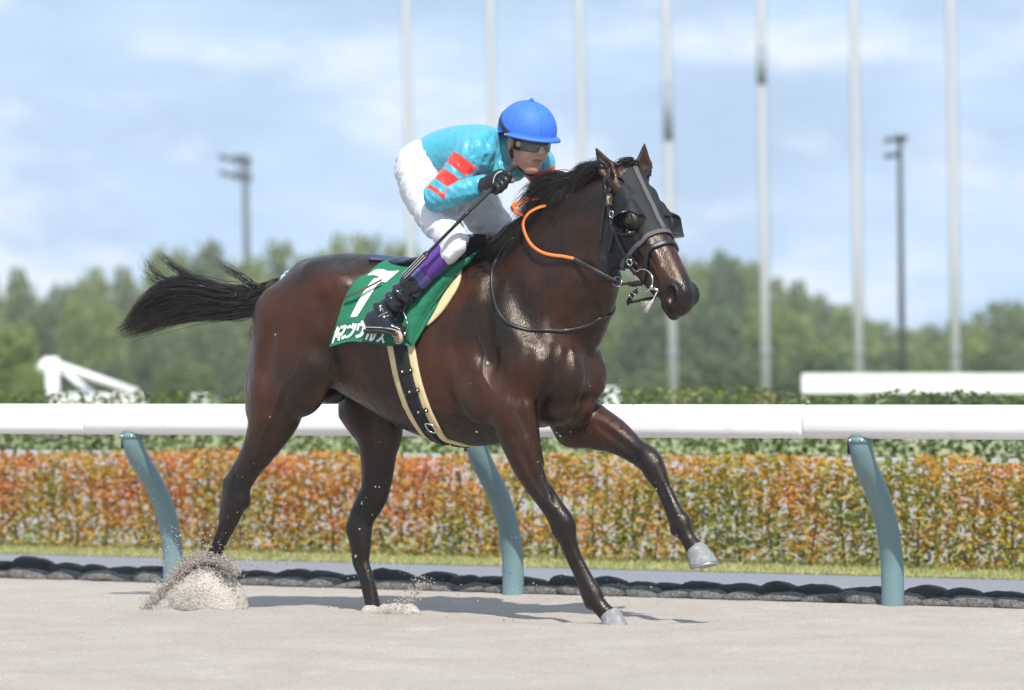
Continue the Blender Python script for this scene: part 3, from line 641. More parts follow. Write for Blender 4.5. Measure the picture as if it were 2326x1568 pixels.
# bridle
bridle = hroot('bridle', label='black leather bridle with steel ring bit over the hood', cat='bridle')
HD = Field(); HD.p = HB.p
ck = interp(hits(HB, [(1389, 428), (1385, 455), (1390, 490), (1397, 515), (1408, 545), (1424, 582), (1438, 606), (1448, 622)], 0), 40)
v, f = band(ck, .019, .010, .0045); cp = hobj('cheekpiece', v, f, M_BLK, bridle)
def buckle(pts, r, m=M_STEEL, par=None, th=.0028):
    v, f = tube(interp(pts, 24, closed=True), th, 6, closed=True); return hobj('buckle', v, f, m, par)
def pxring(x, y, rx, ry, off, tilt=0, fld=HB):
    c = hit(fld, x, y, off); g = fld.grad(c[None], .006, full=True)[0]; r_ = ray(x, y); r_ /= np.linalg.norm(r_)
    up = Zv - g * g.dot(Zv); up = nrm(up); sd = np.cross(g, up); ct, st_ = math.cos(tilt), math.sin(tilt)
    return [c + rx * math.cos(a) * (sd * ct + up * st_) + ry * math.sin(a) * (-sd * st_ + up * ct) for a in np.linspace(0, 2 * np.pi, 12, endpoint=False)]
buckle(pxring(1389, 487, .011, .015, .018), 0, par=cp); buckle(pxring(1430, 596, .012, .014, .018, .5), 0, par=cp)
v, f = band(interp(hits(HB, [(1392, 505), (1395, 530), (1393, 552), (1387, 572)]), 16), .011, .012, .004); hobj('strap_end', v, f, M_BLK, cp)
v, f = band(face_loop(lambda n: .352 + .07 * float(sm(-n, .03, .17))), np.concatenate([np.full(23, .021), np.full(23, .021)]), .003, .008); nb = hobj('noseband', v, f, M_BLK, bridle)
v, f = band(interp(hits(HB, [(1432, 577), (1441, 592), (1450, 604)]), 12), .014, .006, .004); hobj('noseband_hanger', v, f, M_BLK, nb)
v, f = band(interp(hits(HB, [(1384, 432), (1376, 465), (1369, 505), (1366, 550)]), 24), .008, .004, .004); hobj('throat_strap', v, f, M_BLK, bridle)
v, f = band(interp([hd(.055, -.105, .095), hd(-.01, -.06, .07), hd(-.035, -.03, .03), hd(-.035, -.03, -.03)], 24), .018, .004, .005); hobj('headpiece', v, f, M_BLK, bridle)
tagc = hit(HB, 1384, 454, .018); tg = HB.grad(tagc[None], full=True)[0]; tu = nrm(Zv - tg * tg[2]); ts_ = np.cross(tg, tu)
def card(c, hw, hh, g, up, sd, th, m, name, par):
    c = np.asarray(c); corners = [c + sd * a * hw + up * b * hh for a, b in ((-1, -1), (1, -1), (1, 1), (-1, 1))]
    V = np.array(corners + [k + g * th for k in corners]); F = [(0, 1, 2, 3)[::-1], (4, 5, 6, 7), (0, 1, 5, 4), (1, 2, 6, 5), (2, 3, 7, 6), (3, 0, 4, 7)]
    return hobj(name, V, [x[::-1] for x in F], m, par, smooth=False)
tk = card(tagc, .016, .024, tg, tu, ts_, .004, mat('dark_number_tag', (.05, .06, .08), .4), 'number_tag', bridle)
def tagpoly(pts): return np.array([tagc + tg * .0056 + ts_ * a * -.016 + tu * b * .024 for a, b in pts])
hobj('numeral', tagpoly([(-.45, .6), (.5, .6), (.5, .35), (.05, -.65), (-.25, -.65), (.15, .3), (-.45, .3)]), [(0, 1, 2, 5, 6), (2, 3, 4, 5)], mat('gold_print', (.75, .48, .16), .5), tk, smooth=False)
rc = at(1460, 638, .0); 
def hplane(x, y, l):
    """Point of the photo ray lying at head-lateral l."""
    d = ray(x, y); t_ = (l * HK + HA @ hL - CAMP @ hL) / (d @ hL); return CAMP + t_ * d
ringp = np.array([hplane(1460 + 23 * math.cos(a), 638 + 26 * math.sin(a), .060 + .004 * math.cos(a)) for a in np.linspace(0, 2 * np.pi, 40, endpoint=False)])
v, f = tube(ringp, .0042, 8, closed=True); bit = hobj('bit_ring', v, f, M_STEEL, bridle)
v, f = sphere_m(hplane(1481, 653, .062), .011, 14, 10); hobj('bit_knob', v, f, M_STEEL, bit)
v, f = tube([hplane(1481, 653, .060), hd(.50, -.115, .03), hd(.50, -.115, -.03), hd(.49, -.115, -.062)], .007, 8); hobj('mouthpiece', v, f, M_STEEL, bit)
ringf = np.array([hd(.46 + .044 * math.cos(a), -.135 + .044 * math.sin(a), -.062) for a in np.linspace(0, 2 * np.pi, 32, endpoint=False)]); v, f = tube(ringf, .0042, 8, closed=True); hobj('bit_ring', v, f, M_STEEL, bridle)
pth = np.array([hplane(1450, 659, .058), hplane(1440, 668, .060), hplane(1431, 681, .050), hplane(1426, 690, .035)]); v, f = ribbon(interp(pth, 14), np.tile(hL, (14, 1)), .022, .005); cs = hobj('chin_strap', v, f, M_BLK, bridle)
v, f = ribbon(interp([hplane(1427, 688, .040), hplane(1450, 684, .02), hplane(1470, 679, .01), hplane(1490, 676, .02)], 14), np.tile(nrm(hL + hF * -.4), (14, 1)), .012, .004); hobj('strap_end', v, f, M_BLK, cs)
v, f = tube(interp([hplane(1434, 664, .066), hplane(1443, 671, .066), hplane(1438, 678, .064), hplane(1429, 671, .064)], 16, closed=True), .0022, 6, closed=True); hobj('buckle', v, f, M_STEEL, cs)
# tongue tie
tt = hroot('tongue_tie', label='frayed white tongue tie hanging from the horse\'s mouth', cat='tongue tie')
pt = []
for i in range(22):
    e = (1468 + random.uniform(-6, 8), 706 + random.uniform(-6, 8)) if i % 3 else (1456 + random.uniform(-2, 6), 690 + random.uniform(-5, 8))
    pt.append(tube(interp([hplane(1492, 664, .045), hplane(1484, 680, .050), hplane(1478 + random.uniform(-3, 3), 688 + random.uniform(-3, 2), .05), hplane(e[0], e[1], .045 + random.uniform(-.012, .012))], 8), .0022, 4))
v, f = join(pt); hobj('cotton_strands', v, f, mat('white_cotton', (.75, .70, .70), .9), tt)
# reins: black grip then orange rubber
M_ORG = mat('orange_rubber_rein', (.78, .20, .045), .5, .4, bump=[(300, .0008)])
reins = hroot('reins', label='orange rubber and black leather reins looped on the horse\'s neck', cat='reins')
def rein(pts, width, thick, m, name, nvec=None, n=40):
    P = interp(pts, n); g = HB.grad(P, .01, full=True) if nvec is None else np.tile(nvec, (n, 1)); v, f = ribbon(P, g, width, thick); return hobj(name, v, f, m, reins)
rein([hplane(1456, 643, .06), hplane(1435, 645, .064), hplane(1410, 644, .07), hit(HB, 1385, 634, .03), hit(HB, 1350, 615, .022), hit(HB, 1312, 594, .018), hit(HB, 1297, 586, .018)], np.concatenate([np.full(14, .026), np.linspace(.026, .022, 26)]), .005, M_BLK, 'leather_end')
o1 = [hit(HB, x, y, o) for x, y, o in ((1303, 588, .020), (1280, 583, .022), (1255, 580, .03), (1230, 573, .035), (1208, 557, .035), (1194, 533, .035), (1189, 508, .035))]
vlast = o1[-1][1]
o1 += [at(1200, 487, vlast * .95), at(1220, 474, vlast * .8), at(1247, 466, vlast * .6)]
rein(o1, .0145, .005, M_ORG, 'rubber_grip', n=60)
o2 = [at(1250, 447, .02), at(1215, 450, .05), at(1186, 459, .07), at(1168, 468, .08), at(1168, 477, .09), at(1180, 485, .07), at(1205, 489, .03)]
rein(o2, .026, .004, M_ORG, 'rubber_loop', nvec=np.array([.40, .75, .55]), n=40)
rg = [hplane(1402 + 10 * math.cos(a), 640 + 11 * math.sin(a), .072 + .006 * math.sin(a)) for a in np.linspace(0, 2 * np.pi, 20, endpoint=False)]
v, f = tube(rg, .003, 6, closed=True); hobj('martingale_ring', v, f, M_STEEL, reins)
# neck strap
ns_ = interp(hits(HB, [(1168, 540), (1145, 556), (1126, 592), (1116, 640), (1124, 690), (1143, 724), (1170, 741), (1220, 750), (1280, 752), (1330, 742), (1362, 725)], .002), 80)
ns_ = np.vstack([ns_, interp(np.array([ns_[-1], ns_[-1] + [.02, -.07, .03], ns_[-1] + [-.01, -.14, .08]]), 12)[1:]])
v, f = band(ns_, .014, .001, .006, na=3); nst = hobj('neck_strap', v, f, M_BLK, None); nst.location = tuple(HO); nst.rotation_euler = (0, 0, -YAW)
tag(nst, 'thin black neck strap looped across the horse\'s chest', 'strap')
# girth: cream pad with black elastic strap
gp = hits(HB, [(905, 760), (912, 790), (926, 860), (946, 920), (970, 968), (1000, 1000), (1030, 1012)])
bottom = np.array([gp[-1][0] + .03, 0.0, gp[-1][2] - .03]); mir = gp[::-1] * np.array([1, -1, 1]); full = interp(np.vstack([gp[:-1], bottom[None], mir[1:]]), 70)
girth = hroot('girth', label='cream padded girth with black elastic strap round the horse\'s belly', cat='girth')
v, f = band(full, .132, .002, .007, na=9); hobj('sheepskin_pad', v, f, M_BEIGE, girth)
v, f = band(full, .068, .009, .005, na=5); gs = hobj('elastic_strap', v, f, M_ELA, girth)
for x, y in ((923, 843), (939, 889), (959, 935)):
    c = hit(HB, x, y, .017); g = HB.grad(c[None], full=True)[0]; ax_ = nrm(hit(HB, x + 14, y - 3, .017) - c); up = np.cross(g, ax_)
    for s_ in (-1, 1):
        v, f = sphere_m(c + ax_ * s_ * .021, .0055, 10, 6); hobj('rivet', v, f, M_STEEL, gs)
    v, f = boxm((0, 0, 0), (.058, .020, .004), np.stack([ax_, up, g], 1)); hobj('keeper', v + c - g * .002, f, M_BLK, gs, smooth=False)
v, f = tube(interp([hit(HB, x, y, .022) for x, y in ((966, 963), (985, 968), (990, 982), (976, 980))], 20, closed=True), .004, 6, closed=True); hobj('buckle', v, f, M_STEEL, gs)
v, f = band(interp(hits(HB, [(972, 970), (988, 988), (1008, 1003)]), 14), .022, .016, .005); hobj('billet_strap', v, f, M_BLK, gs)
# saddle cloth, laid over the back
CLO = .020
rearE = [(833, 622), (806, 637), (788, 664), (774, 702), (761, 745), (748, 788)]; topE = [(833, 622), (873, 607), (905, 600), (960, 598), (1020, 590), (1084, 571)]
frontE = [(1084, 571), (1056, 600), (1022, 645), (992, 695), (965, 742), (937, 788)]; botE = [(748, 788), (795, 776), (840, 779), (880, 786), (910, 784), (937, 788)]
NU, NV = 34, 26
def coons(nu, nv):
    t_, b_ = interp(topE, nu), interp(botE, nu); l_, r_ = interp(rearE, nv), interp(frontE, nv); u = np.linspace(0, 1, nu)[None, :, None]; v_ = np.linspace(0, 1, nv)[:, None, None]
    return (1 - v_) * t_[None] + v_ * b_[None] + (1 - u) * l_[:, None] + u * r_[:, None] - ((1 - u) * (1 - v_) * t_[0] + u * (1 - v_) * t_[-1] + (1 - u) * v_ * b_[0] + u * v_ * b_[-1])
def cloth_off(x, y):
    fl = np.exp(-((x - (1075 - (y - 575) * .62) + 30) / 26.0) ** 2)                      # front flap stands proud
    low = sm(y, 700, 790)
    return CLO + .012 * low + .004 * np.sin(x * .05 + y * .02) * low + .003 * np.sin(y * .07 - x * .03)
PXG = coons(NU, NV); CG = hits(HB, PXG.reshape(-1, 2), cloth_off(*PXG.reshape(-1, 2).T)).reshape(NV, NU, 3)
g = HB.grad(CG.reshape(-1, 3), .01, full=True).reshape(CG.shape); inner = CG - g * .006
cloth = hroot('saddle_cloth', label='green number cloth with a white seven under the rider', cat='saddle cloth')
M_GRN = mat('green_felt_cloth', (.020, .155, .085), .85, .2, bump=[(220, .0008), (7, .03)])
def sheet(G, I):
    nv, nu, _ = G.shape; ix = np.arange(nv * nu).reshape(nv, nu); n0 = nv * nu; F = []
    for i in range(nv - 1):
        for j in range(nu - 1): F.append((ix[i, j], ix[i, j + 1], ix[i + 1, j + 1], ix[i + 1, j])); F.append(tuple(n0 + k for k in (ix[i + 1, j], ix[i + 1, j + 1], ix[i, j + 1], ix[i, j])))
    ed = [(ix[i, 0], ix[i + 1, 0]) for i in range(nv - 1)] + [(ix[-1, j], ix[-1, j + 1]) for j in range(nu - 1)] + [(ix[i + 1, -1], ix[i, -1]) for i in range(nv - 1)] + [(ix[0, j + 1], ix[0, j]) for j in range(nu - 1)]
    for a, b in ed: F.append((b, a, a + n0, b + n0))
    return np.vstack([G.reshape(-1, 3), I.reshape(-1, 3)]), [tuple(int(k) for k in q) for q in F]
mir3 = np.array([1, -1, 1])
over = np.stack([CG[0] * (1 - t_) + CG[0] * mir3 * t_ + np.array([0, 0, 1]) * (math.sin(t_ * math.pi) * .02) for t_ in np.linspace(0, 1, 9)])[1:-1]
over = np.array([project(r_, CLO, 3) for r_ in over])
GG = np.concatenate([CG[::-1], over, (CG * mir3)], 0); gI = HB.grad(GG.reshape(-1, 3), .01, full=True).reshape(GG.shape); v, f = sheet(GG, GG - gI * .006)
hobj('green_cloth', v, flipF(f), M_GRN, cloth)
M_WHT = mat('white_print', (.82, .82, .82), .7, .2)
def print_poly(poly, name, m=M_WHT, lift=.0035):
    """Flat print on the cloth: an outline in the photo, laid on the cloth's own surface."""
    bm = bmesh.new(); vs = [bm.verts.new((x, -y, 0)) for x, y in poly]; fc = bm.faces.new(vs)
    bmesh.ops.triangulate(bm, faces=[fc]); 
    for _ in range(3):
        le = [e for e in bm.edges if e.calc_length() > 6]
        if le: bmesh.ops.subdivide_edges(bm, edges=le, cuts=1); bmesh.ops.triangulate(bm, faces=bm.faces[:])
    pq = np.array([(q.co.x, -q.co.y) for q in bm.verts]); V = hits(HB, pq, cloth_off(*pq.T) + lift); bm.verts.index_update(); F = [tuple(q.index for q in fc.verts) for fc in bm.faces]; bm.free()
    return hobj(name, V, F, m, cloth)
c2 = lambda pts: [(738.2 + .15214 * x, 567.9 + .15214 * y) for x, y in pts]
print_poly(c2([(632, 378), (740, 300), (800, 286), (860, 288), (930, 315), (1000, 318), (1108, 310), (910, 482), (835, 475), (780, 515), (700, 640), (480, 990), (430, 1003), (378, 1000), (530, 700), (620, 560), (730, 430), (835, 408), (770, 385), (730, 374)]), 'numeral_seven')
def stroke(pts, wd):
    p = interp(pts, max(2, 6 * (len(pts) - 1)) if len(pts) > 2 else 2); T = nrm(np.gradient(p, axis=0)) if len(p) > 2 else np.tile(nrm(p[1] - p[0]), (2, 1)); n = np.stack([-T[:, 1], T[:, 0]], 1) * wd / 2
    return [tuple(q) for q in p + n] + [tuple(q) for q in (p - n)[::-1]]
c1 = lambda pts: [(738.2 + .07812 * x, 709.8 + .07812 * y) for x, y in pts]
glyphs = [[([(372, 415), (215, 900)], 42), ([(285, 590), (425, 470)], 52), ([(420, 450), (325, 735)], 46)], [([(455, 445), (620, 395)], 80), ([(612, 400), (545, 540), (455, 680)], 58), ([(435, 585), (390, 825)], 55)],
          [([(640, 445), (765, 395)], 78), ([(475, 765), (615, 680)], 78)], [([(830, 315), (785, 475)], 50), ([(900, 330), (845, 500), (745, 650), (615, 735)], 62)],
          [([(1095, 245), (1060, 330)], 62), ([(935, 525), (985, 355)], 62), ([(960, 365), (1150, 350)], 84), ([(1150, 360), (1120, 520), (1040, 655), (895, 715)], 88)],
          [([(1275, 590), (1185, 800)], 62), ([(1380, 600), (1310, 830)], 62), ([(1305, 815), (1400, 770), (1480, 610)], 52)], [([(1560, 570), (1720, 600)], 60), ([(1705, 600), (1640, 735), (1505, 850)], 62), ([(1655, 720), (1705, 890)], 55)]]
for gl in glyphs:
    root = None
    for pts, wd in gl:
        o = print_poly(stroke(c1(pts), wd * .07812), 'printed_stroke')
# front flap of the cloth, rolled out over the saddle's knee roll
fL = interp([(1084, 571), (1030, 602), (977, 643), (945, 678), (923, 713), (916, 752), (937, 789)], 30); fR = interp([(1084, 571), (1062, 597), (1046, 612), (1005, 665), (963, 723), (948, 757), (937, 789)], 30); cc_ = np.linspace(0, 1, 10)
gp_ = fL[:, None] * (1 - cc_)[None, :, None] + fR[:, None] * cc_[None, :, None]; en = np.sin(np.linspace(0, 1, 30) * math.pi)[:, None] ** .6; of_ = .028 + en * (.036 * (1 - cc_[None] ** 2) + .010 * np.sin(cc_[None] * math.pi))
FG = hits(HB, gp_.reshape(-1, 2), of_.ravel()).reshape(30, 10, 3); gI = HB.grad(FG.reshape(-1, 3), .01, full=True).reshape(FG.shape); v, f = sheet(FG, FG - gI * .006); hobj('front_flap', v, f, M_GRN, cloth)
# cream pad edge under the front of the cloth
pdp = [(1040, 606), (1032, 640), (1012, 676), (988, 706), (962, 728)]
v, f = band(interp(hits(HB, pdp), 24), .075, .006, .010, na=7); hobj('pad_edge', v, f, M_BEIGE, cloth)
v, f = band(interp(hits(HB, [(838, 590), (870, 592), (905, 597)]), 12), .05, .008, .008, na=5); hobj('blue_under_pad', v, f, mat('navy_pad', (.03, .045, .11), .6), cloth)
# saddle
saddle = hroot('racing_saddle', label='small dark navy racing saddle under the crouching rider', cat='saddle')
SF = Field()
M_NAVY = mat('navy_saddle_leather', (.022, .032, .075), .32, .5)
sp0, sp1 = at(905, 592, 0), at(1060, 566, 0); 
sp0 = sp0 - [0, 0, .018]; sp1 = sp1 - [0, 0, .02]
SF.cone(sp0 + [0, 0, .0], sp1 + [0, 0, .0], (.085, .018), (.085, .022), k=.02); SF.ell(sp0 + np.array([0.02, 0, .012]), (.045, .085, .024), k=.02); SF.ell(sp1 + np.array([0.0, 0, .006]), (.05, .07, .03), k=.02)
v, f = SF.mesh(.008); hobj('seat', v, f, M_NAVY, saddle)
fl = band(interp([hit(HB, x, y, .05) for x, y in ((930, 712), (922, 730), (917, 750), (914, 768))], 20), .045, .040, .004, na=4); hobj('flap', fl[0], fl[1], mat('grey_saddle_flap', (.06, .06, .065), .6), saddle)
# ------------------------------------------------------------------ the rider
jock = hroot('person', label='rider crouched on the horse in blue helmet, turquoise red-striped silks and white breeches', cat='person')
jY = R(54) - YAW; jP = R(14)
j0 = np.array([math.cos(jY), math.sin(jY), 0]); jL = np.array([-math.sin(jY), math.cos(jY), 0]); jF = math.cos(jP) * j0 - math.sin(jP) * Zv; jU = math.sin(jP) * j0 + math.cos(jP) * Zv
JC = at(1197, 321, 0.02); JAX = np.array([jF, jL, jU])
def jh(f, l, u): return JC + f * jF + l * jL + u * jU
pel0, pel1, chs, nkb = at(962, 372, 0), at(1030, 352, 0), at(1095, 352, 0), at(1140, 338, 0)
shN, elN, wrN = at(1078, 350, .175), at(996, 452, .275), at(1096, 420, .215)
shF, elF, wrF = at(1222, 372, -.18), at(1238, 425, -.22), at(1232, 470, -.12)
thN = [(at(955, 392, .09), 0.0977), (at(959, 428, .12), 0.0911), (at(977, 467, .15), 0.0837), (at(997, 500, .18), 0.0781), (at(1016, 526, .21), 0.0707), (at(1028, 548, .235), 0.0614), (at(1016, 574, .25), 0.0465)]
thF = [(at(1005, 392, -.09), 0.0977), (at(1065, 440, -.13), 0.0930), (at(1100, 488, -.17), 0.0874), (at(1132, 535, -.21), 0.0688), (at(1118, 580, -.23), 0.0484)]
anN = at(866, 712, .335); anF = anN * np.array([1, -1, 1])
# body (skin): head, neck and the trunk and limbs inside the clothes, one surface
JB = Field()
JB.ell(jh(0, 0, .01), (.096, .076, .115), k=.02, ax=JAX)
JB.ell(jh(.028, 0, -.070), (.068, .061, .062), k=.035, ax=JAX)
JB.ell(jh(.080, 0, -.112), (.022, .026, .020), k=.025, ax=JAX)                    # chin
JB.cone(jh(.02, .052, -.078), jh(.062, .022, -.112), .02, .018, k=.02); JB.cone(jh(.02, -.052, -.078), jh(.062, -.022, -.112), .02, .018, k=.02)
for l in (1, -1):
    JB.ell(jh(.064, .040 * l, -.035), (.030, .026, .030), k=.025, ax=JAX)           # cheek
    JB.ell(jh(-.010, .080 * l, -.012), (.019, .012, .034), k=.008, ax=JAX)           # ear
    JB.ell(jh(-.007, .094 * l, -.010), (.010, .006, .019), k=.006, ax=JAX, op='s')
    JB.ell(jh(.095, .032 * l, .012), (.014, .018, .010), k=.02, ax=JAX, op='s')
JB.cone(jh(.088, 0, .015), jh(.117, 0, -.026), .011, .0150, k=.012); JB.ell(jh(.100, .014, -.032), (.012, .009, .009), k=.01, ax=JAX); JB.ell(jh(.100, -.014, -.032), (.012, .009, .009), k=.01, ax=JAX)
JB.cone(jh(.089, .020, -.062), jh(.089, -.020, -.062), .0085, .0085, k=.010, cap=1); JB.cone(jh(.086, .018, -.078), jh(.086, -.018, -.078), .009, .009, k=.010)
JB.cone(jh(.102, .026, -.070), jh(.102, -.026, -.070), .0055, .0055, k=.006, op='s')
JB.chain([(nkb, (.062, .065)), (jh(-.02, 0, -.07), (.055, .06)), (jh(0, 0, -.02), (.06, .07))], k=.03)
JB.chain([(pel0, (.12, .085)), (pel1, (.11, .085)), (chs, (.13, .09)), (nkb, (.07, .06))], k=.03)
JB.chain([(shN, .05), (elN, .036), (wrN, .026)], k=.03); JB.chain([(shF, .05), (elF, .036), (wrF, .026)], k=.03)
JB.chain([(p, r * .7) for p, r in thN] + [(anN, .03)], k=.03); JB.chain([(p, r * .7) for p, r in thF] + [(anF, .03)], k=.03)
v, f = JB.mesh(.0055)
M_SKIN = mat('skin', (.50, .27, .19), .5, .4, noise=(40, (.44, .20, .14), .4, .7), Subsurface_Weight=.12, Subsurface_Radius=(.012, .005, .003))
ql = (v - JC) @ JAX.T; lip_shade_m = sm(.020 - np.sqrt((ql[:, 2] + .070) ** 2 * 2.2 + (ql[:, 1] * .55) ** 2), 0, .010) * (ql[:, 0] > .06); lip_shade_m = np.maximum(lip_shade_m, .55 * sm(.016 - np.linalg.norm((ql - [.10, 0, -.040]) * [.5, 1, 1.6], axis=1), 0, .01)); lip_shade_m = np.maximum(lip_shade_m, .35 * sm(.05 - np.linalg.norm(ql - [.07, 0, -.105], axis=1), 0, .03))  # lips and chin stubble, plus nostril shade painted into the skin colour
N_, L_, B_ = nodes_of(M_SKIN); av = N_.new('ShaderNodeAttribute'); av.attribute_name = 'lips_nose_shade'; mv = N_.new('ShaderNodeMixRGB'); mv.inputs[2].default_value = (.20, .075, .055, 1); src = B_.inputs['Base Color'].links[0].from_socket; L_.new(av.outputs['Fac'], mv.inputs[0]); L_.new(src, mv.inputs[1]); L_.new(mv.outputs[0], B_.inputs['Base Color'])
hobj('body', v, f, M_SKIN, jock, attrs={'lips_nose_shade': lip_shade_m})
hl = [jh(.09, .02, .0)]
# silks
JJ = Field()
JJ.chain([(at(975, 374, 0), (.135, .112)), (at(1005, 360, 0), (.14, .122)), (at(1045, 352, 0), (.145, .128)), (at(1095, 350, 0), (.165, .126)), (at(1128, 344, 0), (.13, .105)), (nkb + [.01, 0, .0], (.075, .07))], k=.03, cap=.6)
JJ.cone(at(1085, 372, .03), at(1150, 384, -.03), (.13, .075), (.12, .055), k=.06)       # chest hangs
JJ.cone(at(1098, 322, .12), shN, .06, .072, k=.05); JJ.cone(at(1170, 335, -.12), shF, .06, .068, k=.05)
JJ.chain([(shN, .074), (shN * .5 + elN * .5, .062), (elN + [0.0, 0, .012], .056), (elN * .45 + wrN * .55, .049), (wrN, .033)], k=.028, n=6)
JJ.chain([(shF, .070), (shF * .45 + elF * .55, .058), (elF, .052), (elF * .4 + wrF * .6, .044), (wrF, .032)], k=.03, n=6)
JJ.chain([(nkb - [.01, 0, 0], (.068, .072)), (jh(-.045, 0, -.05), (.058, .062))], k=.03)
vj, fj = JJ.mesh(.0065)
gj = JJ.grad(vj)
def folds(P, dirs, amp, seed, sc):
    q = np.asarray(P) + .05 * np.stack([vnoise(P, 9, seed + i) for i in range(3)], 1); a = nrm(np.asarray(dirs, float))
    s_ = q @ a; r = q - np.outer(s_, a); n = vnoise(r * sc[0] + np.outer(s_ * sc[1], a), 1.0, seed + 7); return amp * (1 - np.abs(2 * n - 1) * 1.6)
dA, tA = seg_d(vj, shN, elN); dB, tB = seg_d(vj, elN, wrN); near = np.minimum(dA, dB) < .085
vj = vj + gj * ((folds(vj, (.55, -.1, -.75), .010, 11, (34, 2.5)) + folds(vj, (.2, .5, -.7), .006, 21, (60, 5))) * (.14 + .70 * np.exp(-(np.linalg.norm(vj - (shN + [.03, -.03, .02]), axis=1) / .17) ** 2) + .45 * sm(.09 - np.minimum(dA, dB), 0, .02)))[:, None]
el_f = np.exp(-((np.linalg.norm(vj - elN, axis=1)) / .09) ** 2); vj = vj + gj * (el_f * .006 * np.sin(60 * ((vj - elN) @ nrm(wrN - shN))))[:, None]
def arm_t(P, A, B):
    d, t_ = seg_d(P, A, B); D = B - A; return np.where(d < .10, ((P - A) @ D) / (D @ D), -1)
at_ = arm_t(vj, shN, elN); dn = seg_d(vj, shN, elN)[0]; dn2 = seg_d(vj, elN, wrN)[0]; at_ = np.where(dn2 < dn - .012, 1.4, at_)
torso_d = seg_d(vj, pel1, nkb)[0]; far_t = arm_t(vj, shF, elF); far_t = np.where(seg_d(vj, elF, wrF)[0] < seg_d(vj, shF, elF)[0] - .012, 1.4, far_t)
sel = np.where(far_t > -.5, far_t, at_); sel = np.where((vj @ np.array([0, 1, 0])) > 0, at_, far_t)
M_SILK = mat('turquoise_satin', rough=.38, spec=.5); N_, L_, B_ = nodes_of(M_SILK)
a = N_.new('ShaderNodeAttribute'); a.attribute_name = 'stripe'; rmp = N_.new('ShaderNodeValToRGB'); L_.new(a.outputs['Fac'], rmp.inputs[0]); e = rmp.color_ramp.elements; rmp.color_ramp.interpolation = 'CONSTANT'
BLU, RED = (.050, .34, .46, 1), (.72, .035, .025, 1)
e[0].position = 0; e[0].color = BLU; e[1].position = .20; e[1].color = RED
for p_, c_ in ((.43, BLU), (.54, RED), (.77, BLU), (.90, RED), (.98, BLU)): x = rmp.color_ramp.elements.new(p_); x.color = c_
L_.new(rmp.outputs[0], B_.inputs['Base Color']); co = N_.new('ShaderNodeTexCoord'); n = N_.new('ShaderNodeTexNoise'); n.inputs['Scale'].default_value = 9; n.inputs['Detail'].default_value = 3; n.inputs['Distortion'].default_value = 1.6
bp = N_.new('ShaderNodeBump'); bp.inputs['Distance'].default_value = .012; bp.inputs['Strength'].default_value = .3; L_.new(co.outputs['Object'], n.inputs['Vector']); L_.new(n.outputs[0], bp.inputs['Height']); L_.new(bp.outputs[0], B_.inputs['Normal'])
B_.inputs['Sheen Weight'].default_value = .2
hobj('silks', vj, fj, M_SILK, jock, attrs={'stripe': np.clip(sel, 0, .999)})
# breeches
JPn = Field(); JPn.chain([(at(978, 384, 0), (.150, .112)), (at(995, 368, 0), (.140, .108)), (at(1010, 358, 0), (.12, .09))], k=.04, cap=.85)
JPn.chain(thN, k=.04, n=4); JPn.chain(thF, k=.04, n=4)
JPn.ell(at(948, 378, .07), (.075, .085, .095), k=.05); JPn.ell(at(985, 378, -.08), (.075, .085, .095), k=.05)
vb, fb = JPn.mesh(.007); gb = JPn.grad(vb); vb = vb + gb * (folds(vb, (.6, .3, -.8), .006, 31, (9, 34)) + folds(vb, (.8, .0, .6), .006, 41, (30, 7)))[:, None]
hobj('breeches', vb, fb, mat('white_stretch_breeches', (.66, .66, .705), .6, .3, bump=[(24, .005), (55, .003)]), jock)
